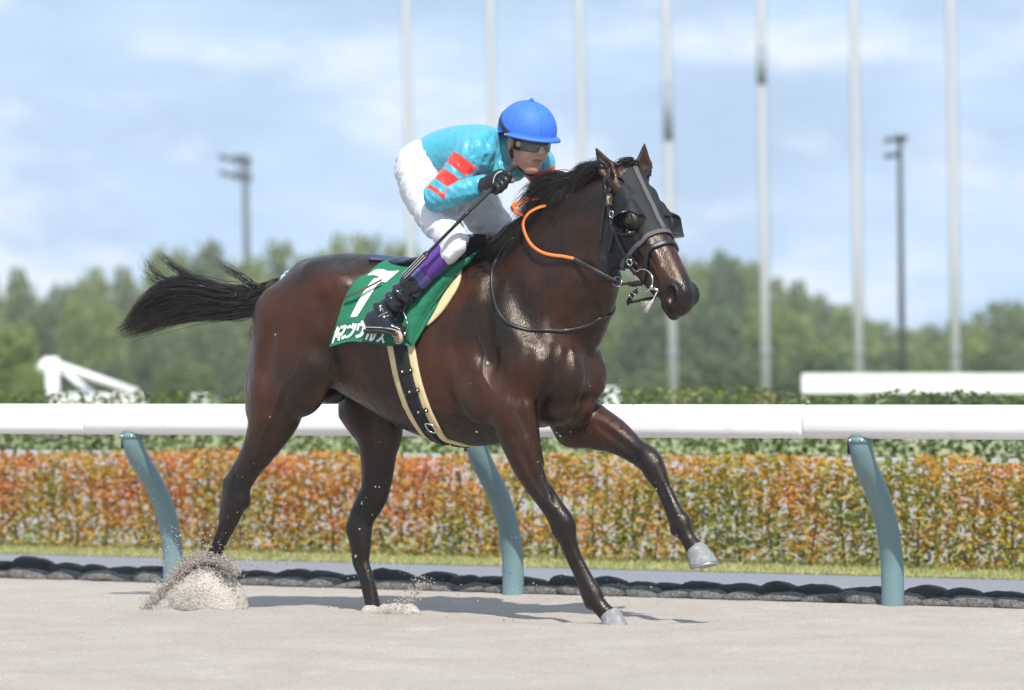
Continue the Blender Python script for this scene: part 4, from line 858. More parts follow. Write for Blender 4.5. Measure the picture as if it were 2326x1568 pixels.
# lower legs and boots, both sides
M_PUR = mat('purple_sock', (.105, .040, .26), .6, .3, bump=[(80, .001)]); M_CUF = mat('slate_blue_cuff', (.11, .115, .26), .4, .4, noise=(14, (.09, .07, .22), .4, .65)); M_BOOT = mat('black_patent_boot', (.008, .009, .016), .16, .6, bump=[(26, .010), (8, .02)]); M_SOLE = mat('dark_rubber_sole', (.05, .047, .045), .7, .3)
for sg in (1, -1):
    mm = np.array([1, sg, 1]); A = lambda x, y, vv: at(x, y, vv) * mm
    fS = Field(); fS.chain([(A(1013, 568, .252), .050), (A(985, 597, .27), .052), (A(958, 626, .29), .047)], k=.02, cap=.3); vs, fs = fS.mesh(.006); hobj('sock', vs, fs, M_PUR, jock)
    fC = Field(); fC.chain([(A(962, 622, .288), .0505), (A(944, 642, .302), .0475), (A(930, 658, .312), .046)], k=.02, cap=.3); vs, fs = fC.mesh(.006); hobj('cuff', vs, fs, M_CUF, jock)
    fB = Field(); fB.chain([(A(937, 646, .308), .050), (A(915, 668, .32), .054), (A(893, 688, .33), .047), (A(872, 706, .335), .051), (A(862, 722, .338), .046)], k=.02, n=4)
    fB.chain([(A(846, 733, .338), (.036, .040)), (A(868, 733, .345), (.040, .048)), (A(890, 742, .350), (.045, .036)), (A(908, 750, .345), (.040, .024))], k=.03)
    vs, fs = fB.mesh(.0055); g_ = fB.grad(vs); up_ = sm(vs[:, 2], A(862, 722, .33)[2], A(870, 700, .33)[2])
    ax_ = nrm(A(937, 646, .308) - A(862, 722, .338)); vs = vs + g_ * ((.005 + .004 * vnoise(vs, 30, 5)) * np.sin(95 * (vs @ ax_) + 5 * vnoise(vs, 14, 3)) * (.25 + .75 * up_))[:, None]
    bt = hobj('boot', vs, fs, M_BOOT, jock)
    fL = Field(); fL.chain([(A(838, 752, .338), (.033, .012)), (A(875, 752, .350), (.041, .013)), (A(908, 760, .350), (.038, .010))], k=.01); vs, fs = fL.mesh(.005); hobj('sole', vs, fs, M_SOLE, bt)
    v, f = tube(interp([A(829, 744, .372), A(850, 744, .386), A(880, 746, .394), (A(905, 752, .396))], 20), .0022, 5); hobj('welt', v, f, mat('pale_welt', (.45, .43, .42), .6), bt)
    v, f = tube(interp([A(846, 742, .378), A(850, 728, .385), A(862, 718, .388), A(880, 709, .386)], 16), .0018, 5); hobj('seam', v, f, mat('pale_welt', (.45, .43, .42), .6), bt)
    if sg < 0: continue
    # stirrup: ribbed tread, side bars, leather
    sr = hroot('stirrup', label='tan ribbed stirrup under the rider\'s near boot', cat='stirrup')
    c = A(904, 766, .372); fu = np.array([.85, .45 * sg, -.15]); fu = nrm(fu); sd = nrm(np.cross(Zv, fu)); parts = []
    for r_, z_ in ((.024, 0), (.026, .004), (.026, .010), (.023, .013)): pass
    tr = [c + .038 * math.cos(a) * fu * .8 + .030 * math.sin(a) * nrm(np.array([0, .2 * sg, 1])) for a in np.linspace(0, 2 * np.pi, 24, endpoint=False)]; nn = nrm(np.cross(fu, nrm(np.array([0, .2 * sg, 1])))) * (.008)
    V = np.vstack([np.array(tr) - nn, np.array(tr) + nn]); F = [tuple(range(24)), tuple(range(24, 48))[::-1]] + [(i, i + 24, (i + 1) % 24 + 24, (i + 1) % 24) for i in range(24)]
    hobj('tread', V, F, mat('tan_ribbed_tread', (.42, .33, .23), .7), sr, smooth=False)
    for q in (-.6, -.2, .2, .6):
        e_ = c + .030 * q * nrm(np.array([0, .2 * sg, 1])); v, f = tube([e_ - fu * .026 + nn * sg * np.sign(nn[1] * sg + 1e-9), e_ + fu * .026 + nn * sg * np.sign(nn[1] * sg + 1e-9)], .003, 5); hobj('rib', v, f, mat('brown_rib', (.14, .09, .06), .8), sr)
    v, f = tube(interp([A(893, 764, .33), A(898, 735, .300), A(912, 705, .305), A(925, 735, .31), A(918, 762, .36)], 20), .006, 6); hobj('iron', v, f, M_STEEL, sr)
    v, f = ribbon(interp([A(913, 706, .31), A(935, 665, .285), A(955, 630, .25)], 12), np.tile([0, sg, .2], (12, 1)), .025, .004); hobj('leather', v, f, M_BRS, sr)
    if sg > 0:
        v, f = ribbon(interp([hit(HB, 784, 676, .040), hit(HB, 810, 666, .042), hit(HB, 838, 652, .045), hit(HB, 868, 636, .05)], 16), np.tile([.1, .6, .8], (16, 1)), .011, .004); hobj('leather_end', v, f, M_BRS, sr)
# helmet
HC_ = jh(-.010, 0, .048); hel = None
def helm_v(th, ph, r=1.0):   # th from top, ph round
    x, y, z = math.sin(th) * math.cos(ph), math.sin(th) * math.sin(ph), math.cos(th); return HC_ + r * (.138 * x * jF + .124 * y * jL + .128 * z * jU)
M_HELM = mat('royal_blue_cap_cover', (.045, .16, .70), .6, .35, bump=[(55, .0015)])
nA, nT = 48, 20; V = []; F = []
for i in range(nT + 1):
    for k in range(nA):
        ph = 2 * math.pi * k / nA; fr = math.cos(ph); end = R(96) + R(14) * max(0, -fr); V.append(helm_v(end * i / nT + 1e-3, ph, 1 - .006 * (abs(math.sin(3 * ph)) < .10)))
for i in range(nT):
    for k in range(nA): F.append((i * nA + k, i * nA + (k + 1) % nA, (i + 1) * nA + (k + 1) % nA, (i + 1) * nA + k))
F.append(tuple(nT * nA + k for k in range(nA))[::-1])
hel = hobj('helmet', V, [q[::-1] for q in F], M_HELM, jock)
v, f = sphere_m(helm_v(0, 0, 1.02), .011, 10, 8); hobj('button', v, f, M_HELM, hel)
for k in range(6):
    v, f = tube([helm_v(R(5 + i * 6.2), k * math.pi / 3 + .2, 1.002) for i in range(16)], .0016, 4); hobj('seam', v, f, M_HELM, hel)
V = []; 
for i, a_ in enumerate(np.linspace(-1.35, 1.35, 30)):
    for r_ in (.99, 1.06 + .16 * max(0, math.cos(a_)) ** .8):
        b_ = helm_v(R(95), a_, r_); V += [b_ + jU * .004 - jU * (.010 if r_ > 1 else 0), b_ - jU * .004 - jU * (.010 if r_ > 1 else 0)]
F = []
for i in range(29):
    a_, b_ = i * 4, i * 4 + 4; F += [(a_, a_ + 2, b_ + 2, b_), (a_ + 1, b_ + 1, b_ + 3, a_ + 3), (a_ + 2, a_ + 3, b_ + 3, b_ + 2), (a_, b_, b_ + 1, a_ + 1)]
hobj('peak', V, F, M_HELM, hel)
v, f = tube([helm_v(R(100), a_, 1.01) for a_ in np.linspace(-1.5, 1.5, 30)], .006, 6); hobj('pink_brow_band', v, f, mat('pink_sweatband', (.62, .30, .34), .8), hel)
M_GS = mat('black_goggle_strap', (.012, .012, .013), .5)
v, f = band(interp([jh(.03, .09, .012), jh(-.02, .10, .02), jh(-.09, .09, .06), jh(-.13, .06, .10)], 24) if False else [helm_v(R(102) - R(34) * t_, 1.0 + 1.35 * t_, 1.004) for t_ in np.linspace(0, 1, 26)], .02, 0, .001, fld=JB) if False else ribbon([helm_v(R(104) - R(40) * t_, 1.05 + 1.5 * t_, 1.008) for t_ in np.linspace(0, 1, 26)], np.array([helm_v(R(104) - R(40) * t_, 1.05 + 1.5 * t_, 1) - HC_ for t_ in np.linspace(0, 1, 26)]), .022, .002)
gog = hobj('goggles', *ribbon([jh(.098 * math.cos(a_) - .004, .083 * math.sin(a_), -.004) for a_ in np.linspace(-1.25, 1.25, 30)], np.array([math.cos(a_) * jF + math.sin(a_) * jL for a_ in np.linspace(-1.25, 1.25, 30)]), .062, .016), M_GS, jock)
hobj('strap', v, f, M_GS, gog)
v, f = ribbon([jh(.116 * math.cos(a_) - .004, .098 * math.sin(a_), -.004 - .004 * math.cos(a_ * 2)) for a_ in np.linspace(-1.05, 1.05, 30)], np.array([math.cos(a_) * jF + math.sin(a_) * jL for a_ in np.linspace(-1.05, 1.05, 30)]), .046, .004)
hobj('lens', v, f, mat('smoked_lens', (.035, .033, .03), .16, .6), gog)
v, f = sphere_m((0, 0, 0), 1, 14, 8); v = v @ np.stack([nrm(jF * .55 + jL * .83) * .004, nrm(jL * .55 - jF * .83) * .013, jU * .013]); hobj('vent_disc', v + jh(.058, .086, -.004), f, mat('olive_disc', (.42, .36, .20), .5), gog)
v, f = ribbon(interp([jh(-.005, .083, -.02), jh(.010, .074, -.07), jh(.045, .045, -.118), jh(.075, 0, -.138), jh(.045, -.045, -.118), jh(.01, -.074, -.07)], 34), np.array([nrm(p_ - jh(.0, 0, -.03)) for p_ in interp([jh(-.005, .083, -.02), jh(.010, .074, -.07), jh(.045, .045, -.118), jh(.075, 0, -.138), jh(.045, -.045, -.118), jh(.01, -.074, -.07)], 34)]), .020, .003); hobj('chin_strap', v, f, M_GS, hel)
# clear face shield
sh_ = bpy.data.materials.new('clear_visor'); sh_.use_nodes = True; t_ = sh_.node_tree; o_ = t_.nodes['Material Output']; tr_ = t_.nodes.new('ShaderNodeBsdfTransparent'); gl_ = t_.nodes.new('ShaderNodeBsdfGlossy'); gl_.inputs['Roughness'].default_value = .12; df_ = t_.nodes.new('ShaderNodeBsdfDiffuse'); mx_ = t_.nodes.new('ShaderNodeMixShader'); mx2 = t_.nodes.new('ShaderNodeMixShader')
mx2.inputs[0].default_value = .5; mx_.inputs[0].default_value = .05; t_.links.new(gl_.outputs[0], mx2.inputs[1]); t_.links.new(df_.outputs[0], mx2.inputs[2]); t_.links.new(tr_.outputs[0], mx_.inputs[1]); t_.links.new(mx2.outputs[0], mx_.inputs[2]); t_.links.new(mx_.outputs[0], o_.inputs['Surface'])
V = []; F = []
for i, a_ in enumerate(np.linspace(-.95, .95, 24)):
    for z_ in (.03, -.02, -.07): V.append(jh(.150 * math.cos(a_) + .002, .118 * math.sin(a_), z_))
for i in range(23):
    for k in range(2): F.append((i * 3 + k, i * 3 + k + 1, i * 3 + k + 4, i * 3 + k + 3))
hobj('face_shield', V, F, sh_, hel)
# gloves: right hand closed round the whip, left on the reins behind the mane
M_GLV = mat('black_leather_glove', (.012, .012, .013), .38, .5, bump=[(70, .002)]); M_GLG = mat('grey_glove_palm', (.16, .145, .15), .75)
wv0, wv1 = at(1173, 371, .215), at(917, 631, .405); wax = nrm(wv1 - wv0)
def wp(t_): return wv0 + (wv1 - wv0) * t_
G = Field(); hx_ = lambda x, y, vv: at(x, y, vv)
G.chain([(wrN, .036), (at(1106, 421, .235), .036), (at(1120, 411, .245), .036), (at(1136, 401, .245), .032)], k=.02)
G.cone(at(1110, 421, .245), at(1122, 427, .235), .026, .022, k=.02)
for (kx, ky), (mx, my), (ex, ey) in (((1143, 392), (1157, 397), (1155, 411)), ((1138, 399), (1150, 411), (1146, 426)), ((1130, 405), (1142, 421), (1137, 434)), ((1122, 411), (1133, 428), (1127, 438))):
    G.chain([(at(kx, ky, .262), .0125), (at(mx, my, .268), .0118), (at(ex, ey, .250), .0105), (at(ex - 7, ey - 3, .222), .009)], k=.004, n=3)
v, f = G.mesh(.004, project=1); gl = hobj('glove', v, f, M_GLV, jock)
G2 = Field(); G2.chain([(at(1112, 429, .250), .014), (at(1106, 433, .252), .016), (at(1100, 437, .24), .013)], k=.01); v, f = G2.mesh(.005); hobj('palm_patch', v, f, M_GLG, gl)
G3 = Field(); G3.chain([(at(1148, 407, .235), .011), (at(1157, 411, .225), .0115), (at(1164, 411, .215), .0105)], k=.006); v, f = G3.mesh(.004); hobj('thumb', v, f, M_GLG, gl)
v, f = tube(interp([at(1120, 417, .283), at(1123, 403, .287), at(1130, 393, .287), at(1140, 389, .283)], 14), .0022, 5); hobj('piping', v, f, mat('white_piping', (.7, .7, .7), .6), gl)
Gl = Field(); Gl.chain([(wrF, .034), (wrF + [.03, .02, -.03], .036), (wrF + [.06, .03, -.05], .030)], k=.02)
for q in range(4): Gl.chain([(wrF + [.06, .02 + .018 * q, -.03], .012), (wrF + [.095, .03 + .018 * q, -.055], .0115), (wrF + [.08, .04 + .016 * q, -.085], .010)], k=.004)
Gl.chain([(wrF + [.04, .05, -.03], .012), (wrF + [.08, .09, -.03], .011)], k=.008)
v, f = Gl.mesh(.005, project=1); hobj('glove', v, f, M_GLV, jock)
# whip
whip = hroot('whip', label='black riding whip slanting down from the rider\'s gloved hand', cat='whip')
v, f = tube([wp(t_) for t_ in np.linspace(0, .42, 24)], [.018, .019, .015] + [.0128] * 8 + list(np.linspace(.0122, .0082, 13)), 10); gr = hobj('grip', v, f, mat('taped_grip', (.045, .045, .048), .6, .4, bump=[(90, .002)]), whip)
for t_ in np.linspace(.03, .40, 16):
    v, f = tube([wp(t_), wp(t_ + .004)], .0136 - .011 * t_, 8); hobj('tape_turn', v, f, M_BLK, gr)
v, f = tube([wp(t_) for t_ in np.linspace(.42, .80, 12)], np.linspace(.0082, .007, 12), 8); hobj('shaft', v, f, M_BLK, whip)
nv_ = nrm(np.cross(wax, np.cross(np.array([-.2, 1, 0]), wax))); P_ = np.array([wp(t_) for t_ in np.linspace(.78, 1.0, 16)]); v, f = ribbon(P_, np.tile(nv_, (16, 1)), [.016] + [.026] + [.032] * 14, .008); fp = hobj('flap', v, f, M_BLK, whip)
bt_ = np.cross(wax, nv_)
for s_ in (-1, 0, 1):
    v, f = tube(P_[2:] + nv_ * .009 + bt_ * s_ * .0115, .0016, 4); hobj('stitching', v, f, mat('white_thread', (.5, .5, .5), .6), fp)
# tail ribbon
rb = hroot('tail_ribbon', label='small red, white and blue ribbon tied at the top of the tail', cat='ribbon')
for (x, y, r_, c_, nm) in ((654, 634, .014, (.25, .50, .80), 'blue_bow'), (647, 640, .011, (.72, .75, .80), 'white_bow'), (661, 631, .009, (.70, .74, .8), 'white_bow'), (642, 645, .007, (.25, .5, .8), 'blue_bow')):
    cc = at(x, y - 9, .06); v, f = tube([cc + 1.5 * r_ * (math.cos(a_) * np.array([1, 0, .3]) + .6 * math.sin(a_) * np.array([-.3, .2, 1])) for a_ in np.linspace(0, 2 * np.pi, 16, endpoint=False)], .0065, 6, closed=True); hobj(nm, v, f, mat(nm, c_, .7), rb)
v, f = ribbon(interp([at(662, 629, .07), at(650, 638, .075), at(640, 645, .078), at(626, 652, .08)], 12), np.tile([0, .8, .5], (12, 1)), .009, .002); hobj('red_tail', v, f, mat('red_ribbon', (.6, .03, .03), .6), rb)
# ------------------------------------------------------------------ the racecourse
RD = nrm(np.array([3.634, -2.09, 0])); RB0 = np.array([-1.812, 19.55, 0]) - RD; RN = np.array([RD[1], -RD[0], 0])      # along the rail; RN points towards the camera
def rl(s, o, z=0): return RB0 + RD * s - RN * o + np.array([0, 0, z])                                          # s along the rail, o metres behind its posts
def bgp(x, y, Y): return np.array([(x - 1163) / FPX * Y, Y, CAMH - (y - 905) / FPX * Y])
def ordn(i): return {0: 'leftmost', 1: 'second from the left', 2: 'third from the left'}.get(i, '%d%s from the left' % (i + 1, {1: 'st', 2: 'nd', 3: 'rd'}.get((i + 1) % 10 if (i + 1) // 10 % 10 != 1 else 0, 'th')))
# ground
M_SAND = mat('pale_track_sand', (.45, .42, .395), .95, .2); N_, L_, B_ = nodes_of(M_SAND)
co = N_.new('ShaderNodeTexCoord'); n1_ = N_.new('ShaderNodeTexNoise'); n1_.inputs['Scale'].default_value = 130; n1_.inputs['Detail'].default_value = 3; n1_.inputs['Roughness'].default_value = .8
n2_ = N_.new('ShaderNodeTexNoise'); n2_.inputs['Scale'].default_value = 2.2; n2_.inputs['Detail'].default_value = 6
r1 = N_.new('ShaderNodeValToRGB'); r1.color_ramp.elements[0].position = .34; r1.color_ramp.elements[0].color = (.32, .275, .24, 1); r1.color_ramp.elements[1].position = .62; r1.color_ramp.elements[1].color = (.585, .535, .488, 1)
mx = N_.new('ShaderNodeMixRGB'); mx.blend_type = 'MULTIPLY'; r2 = N_.new('ShaderNodeValToRGB'); r2.color_ramp.elements[0].position = .3; r2.color_ramp.elements[0].color = (.90, .87, .85, 1); r2.color_ramp.elements[1].position = .65; r2.color_ramp.elements[1].color = (1, 1, 1, 1); mx.inputs[0].default_value = 1
L_.new(co.outputs['Object'], n1_.inputs['Vector']); L_.new(co.outputs['Object'], n2_.inputs['Vector']); L_.new(n1_.outputs[0], r1.inputs[0]); L_.new(n2_.outputs[0], r2.inputs[0]); L_.new(r1.outputs[0], mx.inputs[1]); L_.new(r2.outputs[0], mx.inputs[2]); L_.new(mx.outputs[0], B_.inputs['Base Color'])
bp = N_.new('ShaderNodeBump'); bp.inputs['Distance'].default_value = .010; L_.new(n1_.outputs[0], bp.inputs['Height']); L_.new(bp.outputs[0], B_.inputs['Normal'])
gx = np.arange(-4.2, 4.2001, .03); gy = np.concatenate([np.arange(10.5, 13, .06), np.arange(13, 22.6, .03)]); GX, GY = np.meshgrid(gx, gy); P2 = np.stack([GX.ravel(), GY.ravel(), np.zeros(GX.size)], 1)
hz = .016 * (vnoise(P2, 2.2, 50) - .5) + .012 * (vnoise(P2, 6, 51) - .5) + .008 * (vnoise(P2, 17, 52) - .5)
prn = np.random.default_rng(12)
for _ in range(46):                                             # old hoof prints, filled in
    cx, cy = prn.uniform(-3.6, 3.6), prn.uniform(12, 17.4); d2 = ((P2[:, 0] - cx) / .09) ** 2 + ((P2[:, 1] - cy) / .09) ** 2; hz += .006 * np.exp(-((np.sqrt(d2) - 1.2) / .45) ** 2) - .012 * np.exp(-d2 * 1.2)
fade = sm(np.minimum.reduce([P2[:, 0] + 4.2, 4.2 - P2[:, 0], P2[:, 1] - 10.5]), 0, .5); orr = -((P2 - RB0) @ RN)
for pc in (W([px(1395, 1425, .10)])[0], W([px(850, 1395, -.135)])[0]): hz = np.where(np.hypot(P2[:, 0] - pc[0], P2[:, 1] - pc[1]) < .16, np.minimum(hz, .002), hz)
P2[:, 2] = hz * fade * sm(orr, .05, -.15) + .012
ny, nx = GX.shape; ix = np.arange(nx * ny).reshape(ny, nx); Fg = np.stack([ix[:-1, :-1], ix[:-1, 1:], ix[1:, 1:], ix[1:, :-1]], -1).reshape(-1, 4)
keep = orr[Fg].min(1) < .32
mesh_obj('sand_track', P2, Fg[keep], M_SAND, kind='structure')
big = lambda a, z: [(-a, -40, z), (a, -40, z), (a, 4500, z), (-a, 4500, z)]
mesh_obj('ground', big(3000, -.02), [(0, 1, 2, 3)], mat('sandy_turf_ground', (.30, .31, .17), .95, .1, noise=(.05, (.20, .26, .09), .45, .6)), kind='structure', smooth=False)
q = [rl(-60, .30, -.004), rl(70, .30, -.004), rl(70, -30, -.004), rl(-60, -30, -.004)]; mesh_obj('outer_sand', q, [(0, 1, 2, 3)], M_SAND, kind='structure', smooth=False)
q = [rl(-60, .28, .004), rl(70, .28, .004), rl(70, 2.75, .004), rl(-60, 2.75, .004)]; mesh_obj('service_road', q, [(0, 1, 2, 3)][::-1], mat('grey_asphalt', (.19, .20, .225), .9, .2, noise=(60, (.24, .245, .265), .4, .7)), kind='structure', smooth=False)
def leafquads(P, size, seed, flat=.6):
    g = np.random.default_rng(seed); n = len(P); a = nrm(g.normal(size=(n, 3)) * [1, 1, flat]); b = nrm(np.cross(a, g.normal(size=(n, 3)))); s_ = size * (.6 + .8 * g.random(n))[:, None]
    c = np.cross(a, b) * s_ * .18
    V = np.stack([P - a * s_, P - b * s_ * .5 + c, P + a * s_, P + b * s_ * .5 + c], 1).reshape(-1, 3); return V, np.arange(4 * n).reshape(n, 4)
def leaf_mat(name, cols, rough=.5):
    m = mat(name, rough=rough, spec=.4); N, L, B = nodes_of(m); a = N.new('ShaderNodeAttribute'); a.attribute_name = 'tone'; r = N.new('ShaderNodeValToRGB'); L.new(a.outputs['Fac'], r.inputs[0]); e = r.color_ramp.elements
    e[0].position = 0; e[0].color = (*cols[0], 1); e[1].position = 1; e[1].color = (*cols[-1], 1)
    for i, c in enumerate(cols[1:-1]): x = e.new((i + 1) / (len(cols) - 1)); x.color = (*c, 1)
    L.new(r.outputs[0], B.inputs['Base Color']); tr = N.new('ShaderNodeBsdfTranslucent'); ms = N.new('ShaderNodeMixShader'); ms.inputs[0].default_value = .25; L.new(r.outputs[0], tr.inputs['Color']); L.new(B.outputs[0], ms.inputs[1]); L.new(tr.outputs[0], ms.inputs[2]); L.new(ms.outputs[0], N['Material Output'].inputs['Surface']); return m
# grass verge
g_ = np.random.default_rng(5); nG = 15000; so = np.stack([g_.uniform(-3, 9.5, nG), g_.uniform(2.72, 3.6, nG)], 1); root = np.array([RB0 + RD * a - RN * b for a, b in so]); hh = .015 + .03 * g_.random(nG); sd = nrm(g_.normal(size=(nG, 3)) * [1, 1, 0]) * .006; ln_ = g_.normal(0, .02, (nG, 3)) * [1, 1, 0]
V = np.stack([root - sd, root + sd, root + ln_ + np.stack([0 * hh, 0 * hh, hh], 1)], 1).reshape(-1, 3)
q = [rl(-60, 2.75, .008), rl(70, 2.75, .008), rl(70, 5.2, .008), rl(-60, 5.2, .008)]; M_GR = mat('dry_grass_turf', (.30, .29, .095), .9, .2, noise=(5, (.22, .25, .07), .4, .65)); mesh_obj('verge', q, [(0, 1, 2, 3)], M_GR, kind='structure', smooth=False)
mesh_obj('verge_grass', V, np.arange(3 * nG).reshape(nG, 3), leaf_mat('grass_blades', [(.42, .39, .18), (.28, .30, .10), (.46, .43, .22)]), attrs={'tone': np.repeat(g_.random(nG), 3)}, label='short dry grass strip along the foot of the hedge', cat='grass', kind='stuff')
# photinia hedge
def hedge(name, s0, s1, o0, o1, z0, z1, n, size, cols, seed, warm, label, grp=None, gaps=0.0):
    g = np.random.default_rng(seed); root = empty(name, tuple(rl((s0 + s1) / 2, (o0 + o1) / 2)), label=label, cat='hedge'); base = np.array(root.location)
    s_ = g.uniform(s0, s1, n); o_ = o0 + (o1 - o0) * g.random(n) ** 1.5; z_ = z0 + (z1 - z0) * g.random(n) ** .85
    top = .10 * (vnoise(np.stack([s_, 0 * s_, 0 * s_], 1), 3.1, seed) - .5) + .06 * (vnoise(np.stack([s_, 0 * s_, 0 * s_], 1), 9, seed + 1) - .5); z_ = z_ * (1 + top)
    P = np.array([rl(a, b, c) for a, b, c in zip(s_, o_, z_)])
    if gaps: k = vnoise(np.stack([s_, z_ * 1.2, 0 * s_], 1), 5.0, seed + 5) > gaps * (.75 + .35 * np.sin(s_ * 1.3)); P = P[k]; s_, z_ = s_[k], z_[k]
    V, F = leafquads(P - base, size, seed); w_ = warm(s_, z_) + g.normal(0, .10, len(s_)) + .55 * (vnoise(np.stack([s_, z_, 0 * s_], 1), 5, seed + 9) - .5) + .35 * (vnoise(np.stack([s_, z_, 0 * s_], 1), 14, seed + 12) - .5)
    fo = mesh_obj('foliage', V, F, leaf_mat(name + '_leaves', cols), root, attrs={'tone': np.repeat(np.clip(w_, 0, 1), 4)}, kind='stuff', smooth=False)
    for i in range(int((s1 - s0) / .24)):
        a = s0 + .12 + i * .24 + g.uniform(-.05, .05); p0 = rl(a, (o0 + o1) / 2 + g.uniform(-.08, .08)) - base
        pts = [p0, p0 + [g.uniform(-.05, .05), g.uniform(-.05, .05), z1 * .45], p0 + [g.uniform(-.12, .12), g.uniform(-.1, .1), z1 * .85]]; v, f = tube(interp(pts, 6), [.008, .0075, .007, .006, .005, .004], 5); mesh_obj('stem', v, f, M_BARK, root)
    return root
M_BARK = mat('grey_brown_bark', (.11, .085, .065), .9, .2, bump=[(30, .01)])
hedge('photinia_hedge', -4.6, 8.6, 3.5, 4.0, .02, .63, 56000, .020, [(.085, .14, .02), (.18, .20, .025), (.40, .29, .03), (.51, .26, .033), (.52, .185, .038), (.45, .115, .042)], 3, lambda s_, z_: .40 + .15 * sm(3.5 - s_, 0, 5) + .45 * (z_ - .3), 'low orange and green photinia hedge behind the white rail', gaps=.24)
hedge('green_hedge', -7.5, 13, 6.6, 7.5, .08, 1.0, 46000, .027, [(.04, .075, .016), (.065, .11, .022), (.11, .155, .03), (.16, .18, .035), (.27, .17, .035)], 8, lambda s_, z_: .36 + .25 * (z_ - .5) + .10 * np.sin(s_ * 1.7), 'taller clipped green hedge behind the picket fence')
# white picket fence between the hedges
fence = empty('picket_fence', tuple(rl(3, 4.3)), label='low white picket fence between the orange and the green hedge', cat='fence'); fb_ = np.array(fence.location); M_WP = mat('white_painted_wood', (.52, .52, .54), .6, .3, noise=(8, (.44, .44, .46), .5, .7))
yawr = math.atan2(RD[1], RD[0]); rot = np.array([[math.cos(yawr), -math.sin(yawr), 0], [math.sin(yawr), math.cos(yawr), 0], [0, 0, 1]])
v, f = boxm((0, 0, .315), (.055, .018, .63), rot); v[[1, 3, 5, 7], 2] -= 0; pk0 = None
for i in range(124):
    p_ = rl(-4.6 + i * .106, 4.3) - fb_
    if pk0 is None: pk0 = mesh_obj('picket', v, f, M_WP, fence, smooth=False); pk0.location = p_
    else: o = pk0.copy(); link(o, fence); o.location = p_
for z_ in (.16, .55):
    v2, f2 = boxm(rl(1.95, 4.325, z_) - fb_, (13.2, .028, .06), rot); mesh_obj('fence_rail', v2, f2, M_WP, fence, smooth=False)
# running rail
M_RAIL = mat('white_vinyl_rail', (.86, .86, .86), .38, .45, noise=(7, (.70, .69, .665), .58, .78)); M_POST = mat('grey_green_painted_steel', (.155, .25, .265), .42, .45, noise=(6, (.14, .23, .25), .4, .7))
S0 = 1.05; DS = 2.046; OFF = -.36
ro = empty('running_rail', tuple(rl(S0 + DS, OFF)), label='long white tubular rail carried on curved grey-green posts', cat='rail'); rb_ = np.array(ro.location)
joints = [S0 + DS * k - .27 for k in (-5, -4, -2, 0, 2, 4, 6)]
def railseg(s0, s1, grow=0.0):
    n = 20; a = np.linspace(0, 2 * np.pi, n, endpoint=False); pr = np.stack([np.sign(np.cos(a)) * np.abs(np.cos(a)) ** .72 * (.068 + grow), np.sign(np.sin(a)) * np.abs(np.sin(a)) ** .72 * (.0785 + grow)], 1); V = []; F = []
    for s_, k_ in ((s0, .93), (s0 + .012, 1), (s1 - .012, 1), (s1, .93)): V += [rl(s_, OFF - x * k_, .872 + y * k_) - rb_ for x, y in pr]
    for r_ in range(3):
        for k in range(n): F.append((r_ * n + k, r_ * n + (k + 1) % n, (r_ + 1) * n + (k + 1) % n, (r_ + 1) * n + k))
    F += [tuple(range(n))[::-1], tuple(3 * n + k for k in range(n))]; return V, F
for a, b in zip(joints[:-1], joints[1:]): v, f = railseg(a + .004, b - .004); mesh_obj('rail_tube', v, f, M_RAIL, ro)
for a in joints[1:-1]: v, f = railseg(a - .03, a + .03, -.005); mesh_obj('joint_sleeve', v, f, M_RAIL, ro)
pc = interp([(0, -.05), (0, .12), (.016, .25), (.075, .405), (.180, .545), (.305, .67), (.348, .735), (.362, .775), (.364, .82)], 30)
for k in range(-3, 5):
    s_ = S0 + DS * k; v, f = tube([rl(s_, -o_, z_) - rb_ for o_, z_ in pc], .0535, 18); po = mesh_obj('post', v, f, M_POST, ro)
    v, f = boxm(rl(s_ - .048, OFF - .006, .752) - rb_, (.012, .040, .058), rot); mesh_obj('bolt_cover', v, f, M_ELA, po, smooth=False)
for k in range(-3, 5):
    s_ = S0 + DS * k; v, f = tube([rl(s_, OFF, .772) - rb_, rl(s_, OFF, .800) - rb_], .0575, 18); br = mesh_obj('rail_bracket', v, f, M_POST, ro)
    for sd_ in (-1, 1): v, f = sphere_m(rl(s_ + sd_ * .03, OFF - .05, .786) - rb_, .008, 8, 6); mesh_obj('bolt', v, f, M_STEEL, br)
# black edging bags at the foot of the rail
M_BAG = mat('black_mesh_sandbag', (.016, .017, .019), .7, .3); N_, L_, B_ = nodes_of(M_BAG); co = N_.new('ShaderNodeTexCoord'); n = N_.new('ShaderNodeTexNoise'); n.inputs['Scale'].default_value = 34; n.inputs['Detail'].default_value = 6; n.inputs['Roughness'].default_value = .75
at2 = N_.new('ShaderNodeAttribute'); at2.attribute_name = 'paleness'; ad = N_.new('ShaderNodeMath'); ad.operation = 'MULTIPLY_ADD'; ad.inputs[1].default_value = .8; L_.new(n.outputs[0], ad.inputs[0]); L_.new(at2.outputs['Fac'], ad.inputs[2])
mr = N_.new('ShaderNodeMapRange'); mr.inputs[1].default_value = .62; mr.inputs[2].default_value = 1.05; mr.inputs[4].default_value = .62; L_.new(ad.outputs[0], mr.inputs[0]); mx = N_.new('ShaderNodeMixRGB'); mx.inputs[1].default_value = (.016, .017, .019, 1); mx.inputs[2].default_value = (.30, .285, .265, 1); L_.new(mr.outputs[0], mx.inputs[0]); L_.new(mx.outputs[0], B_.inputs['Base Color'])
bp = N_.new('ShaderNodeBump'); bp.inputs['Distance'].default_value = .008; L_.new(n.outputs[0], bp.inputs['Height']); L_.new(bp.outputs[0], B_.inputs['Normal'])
bag_meshes = []; g_ = np.random.default_rng(9)
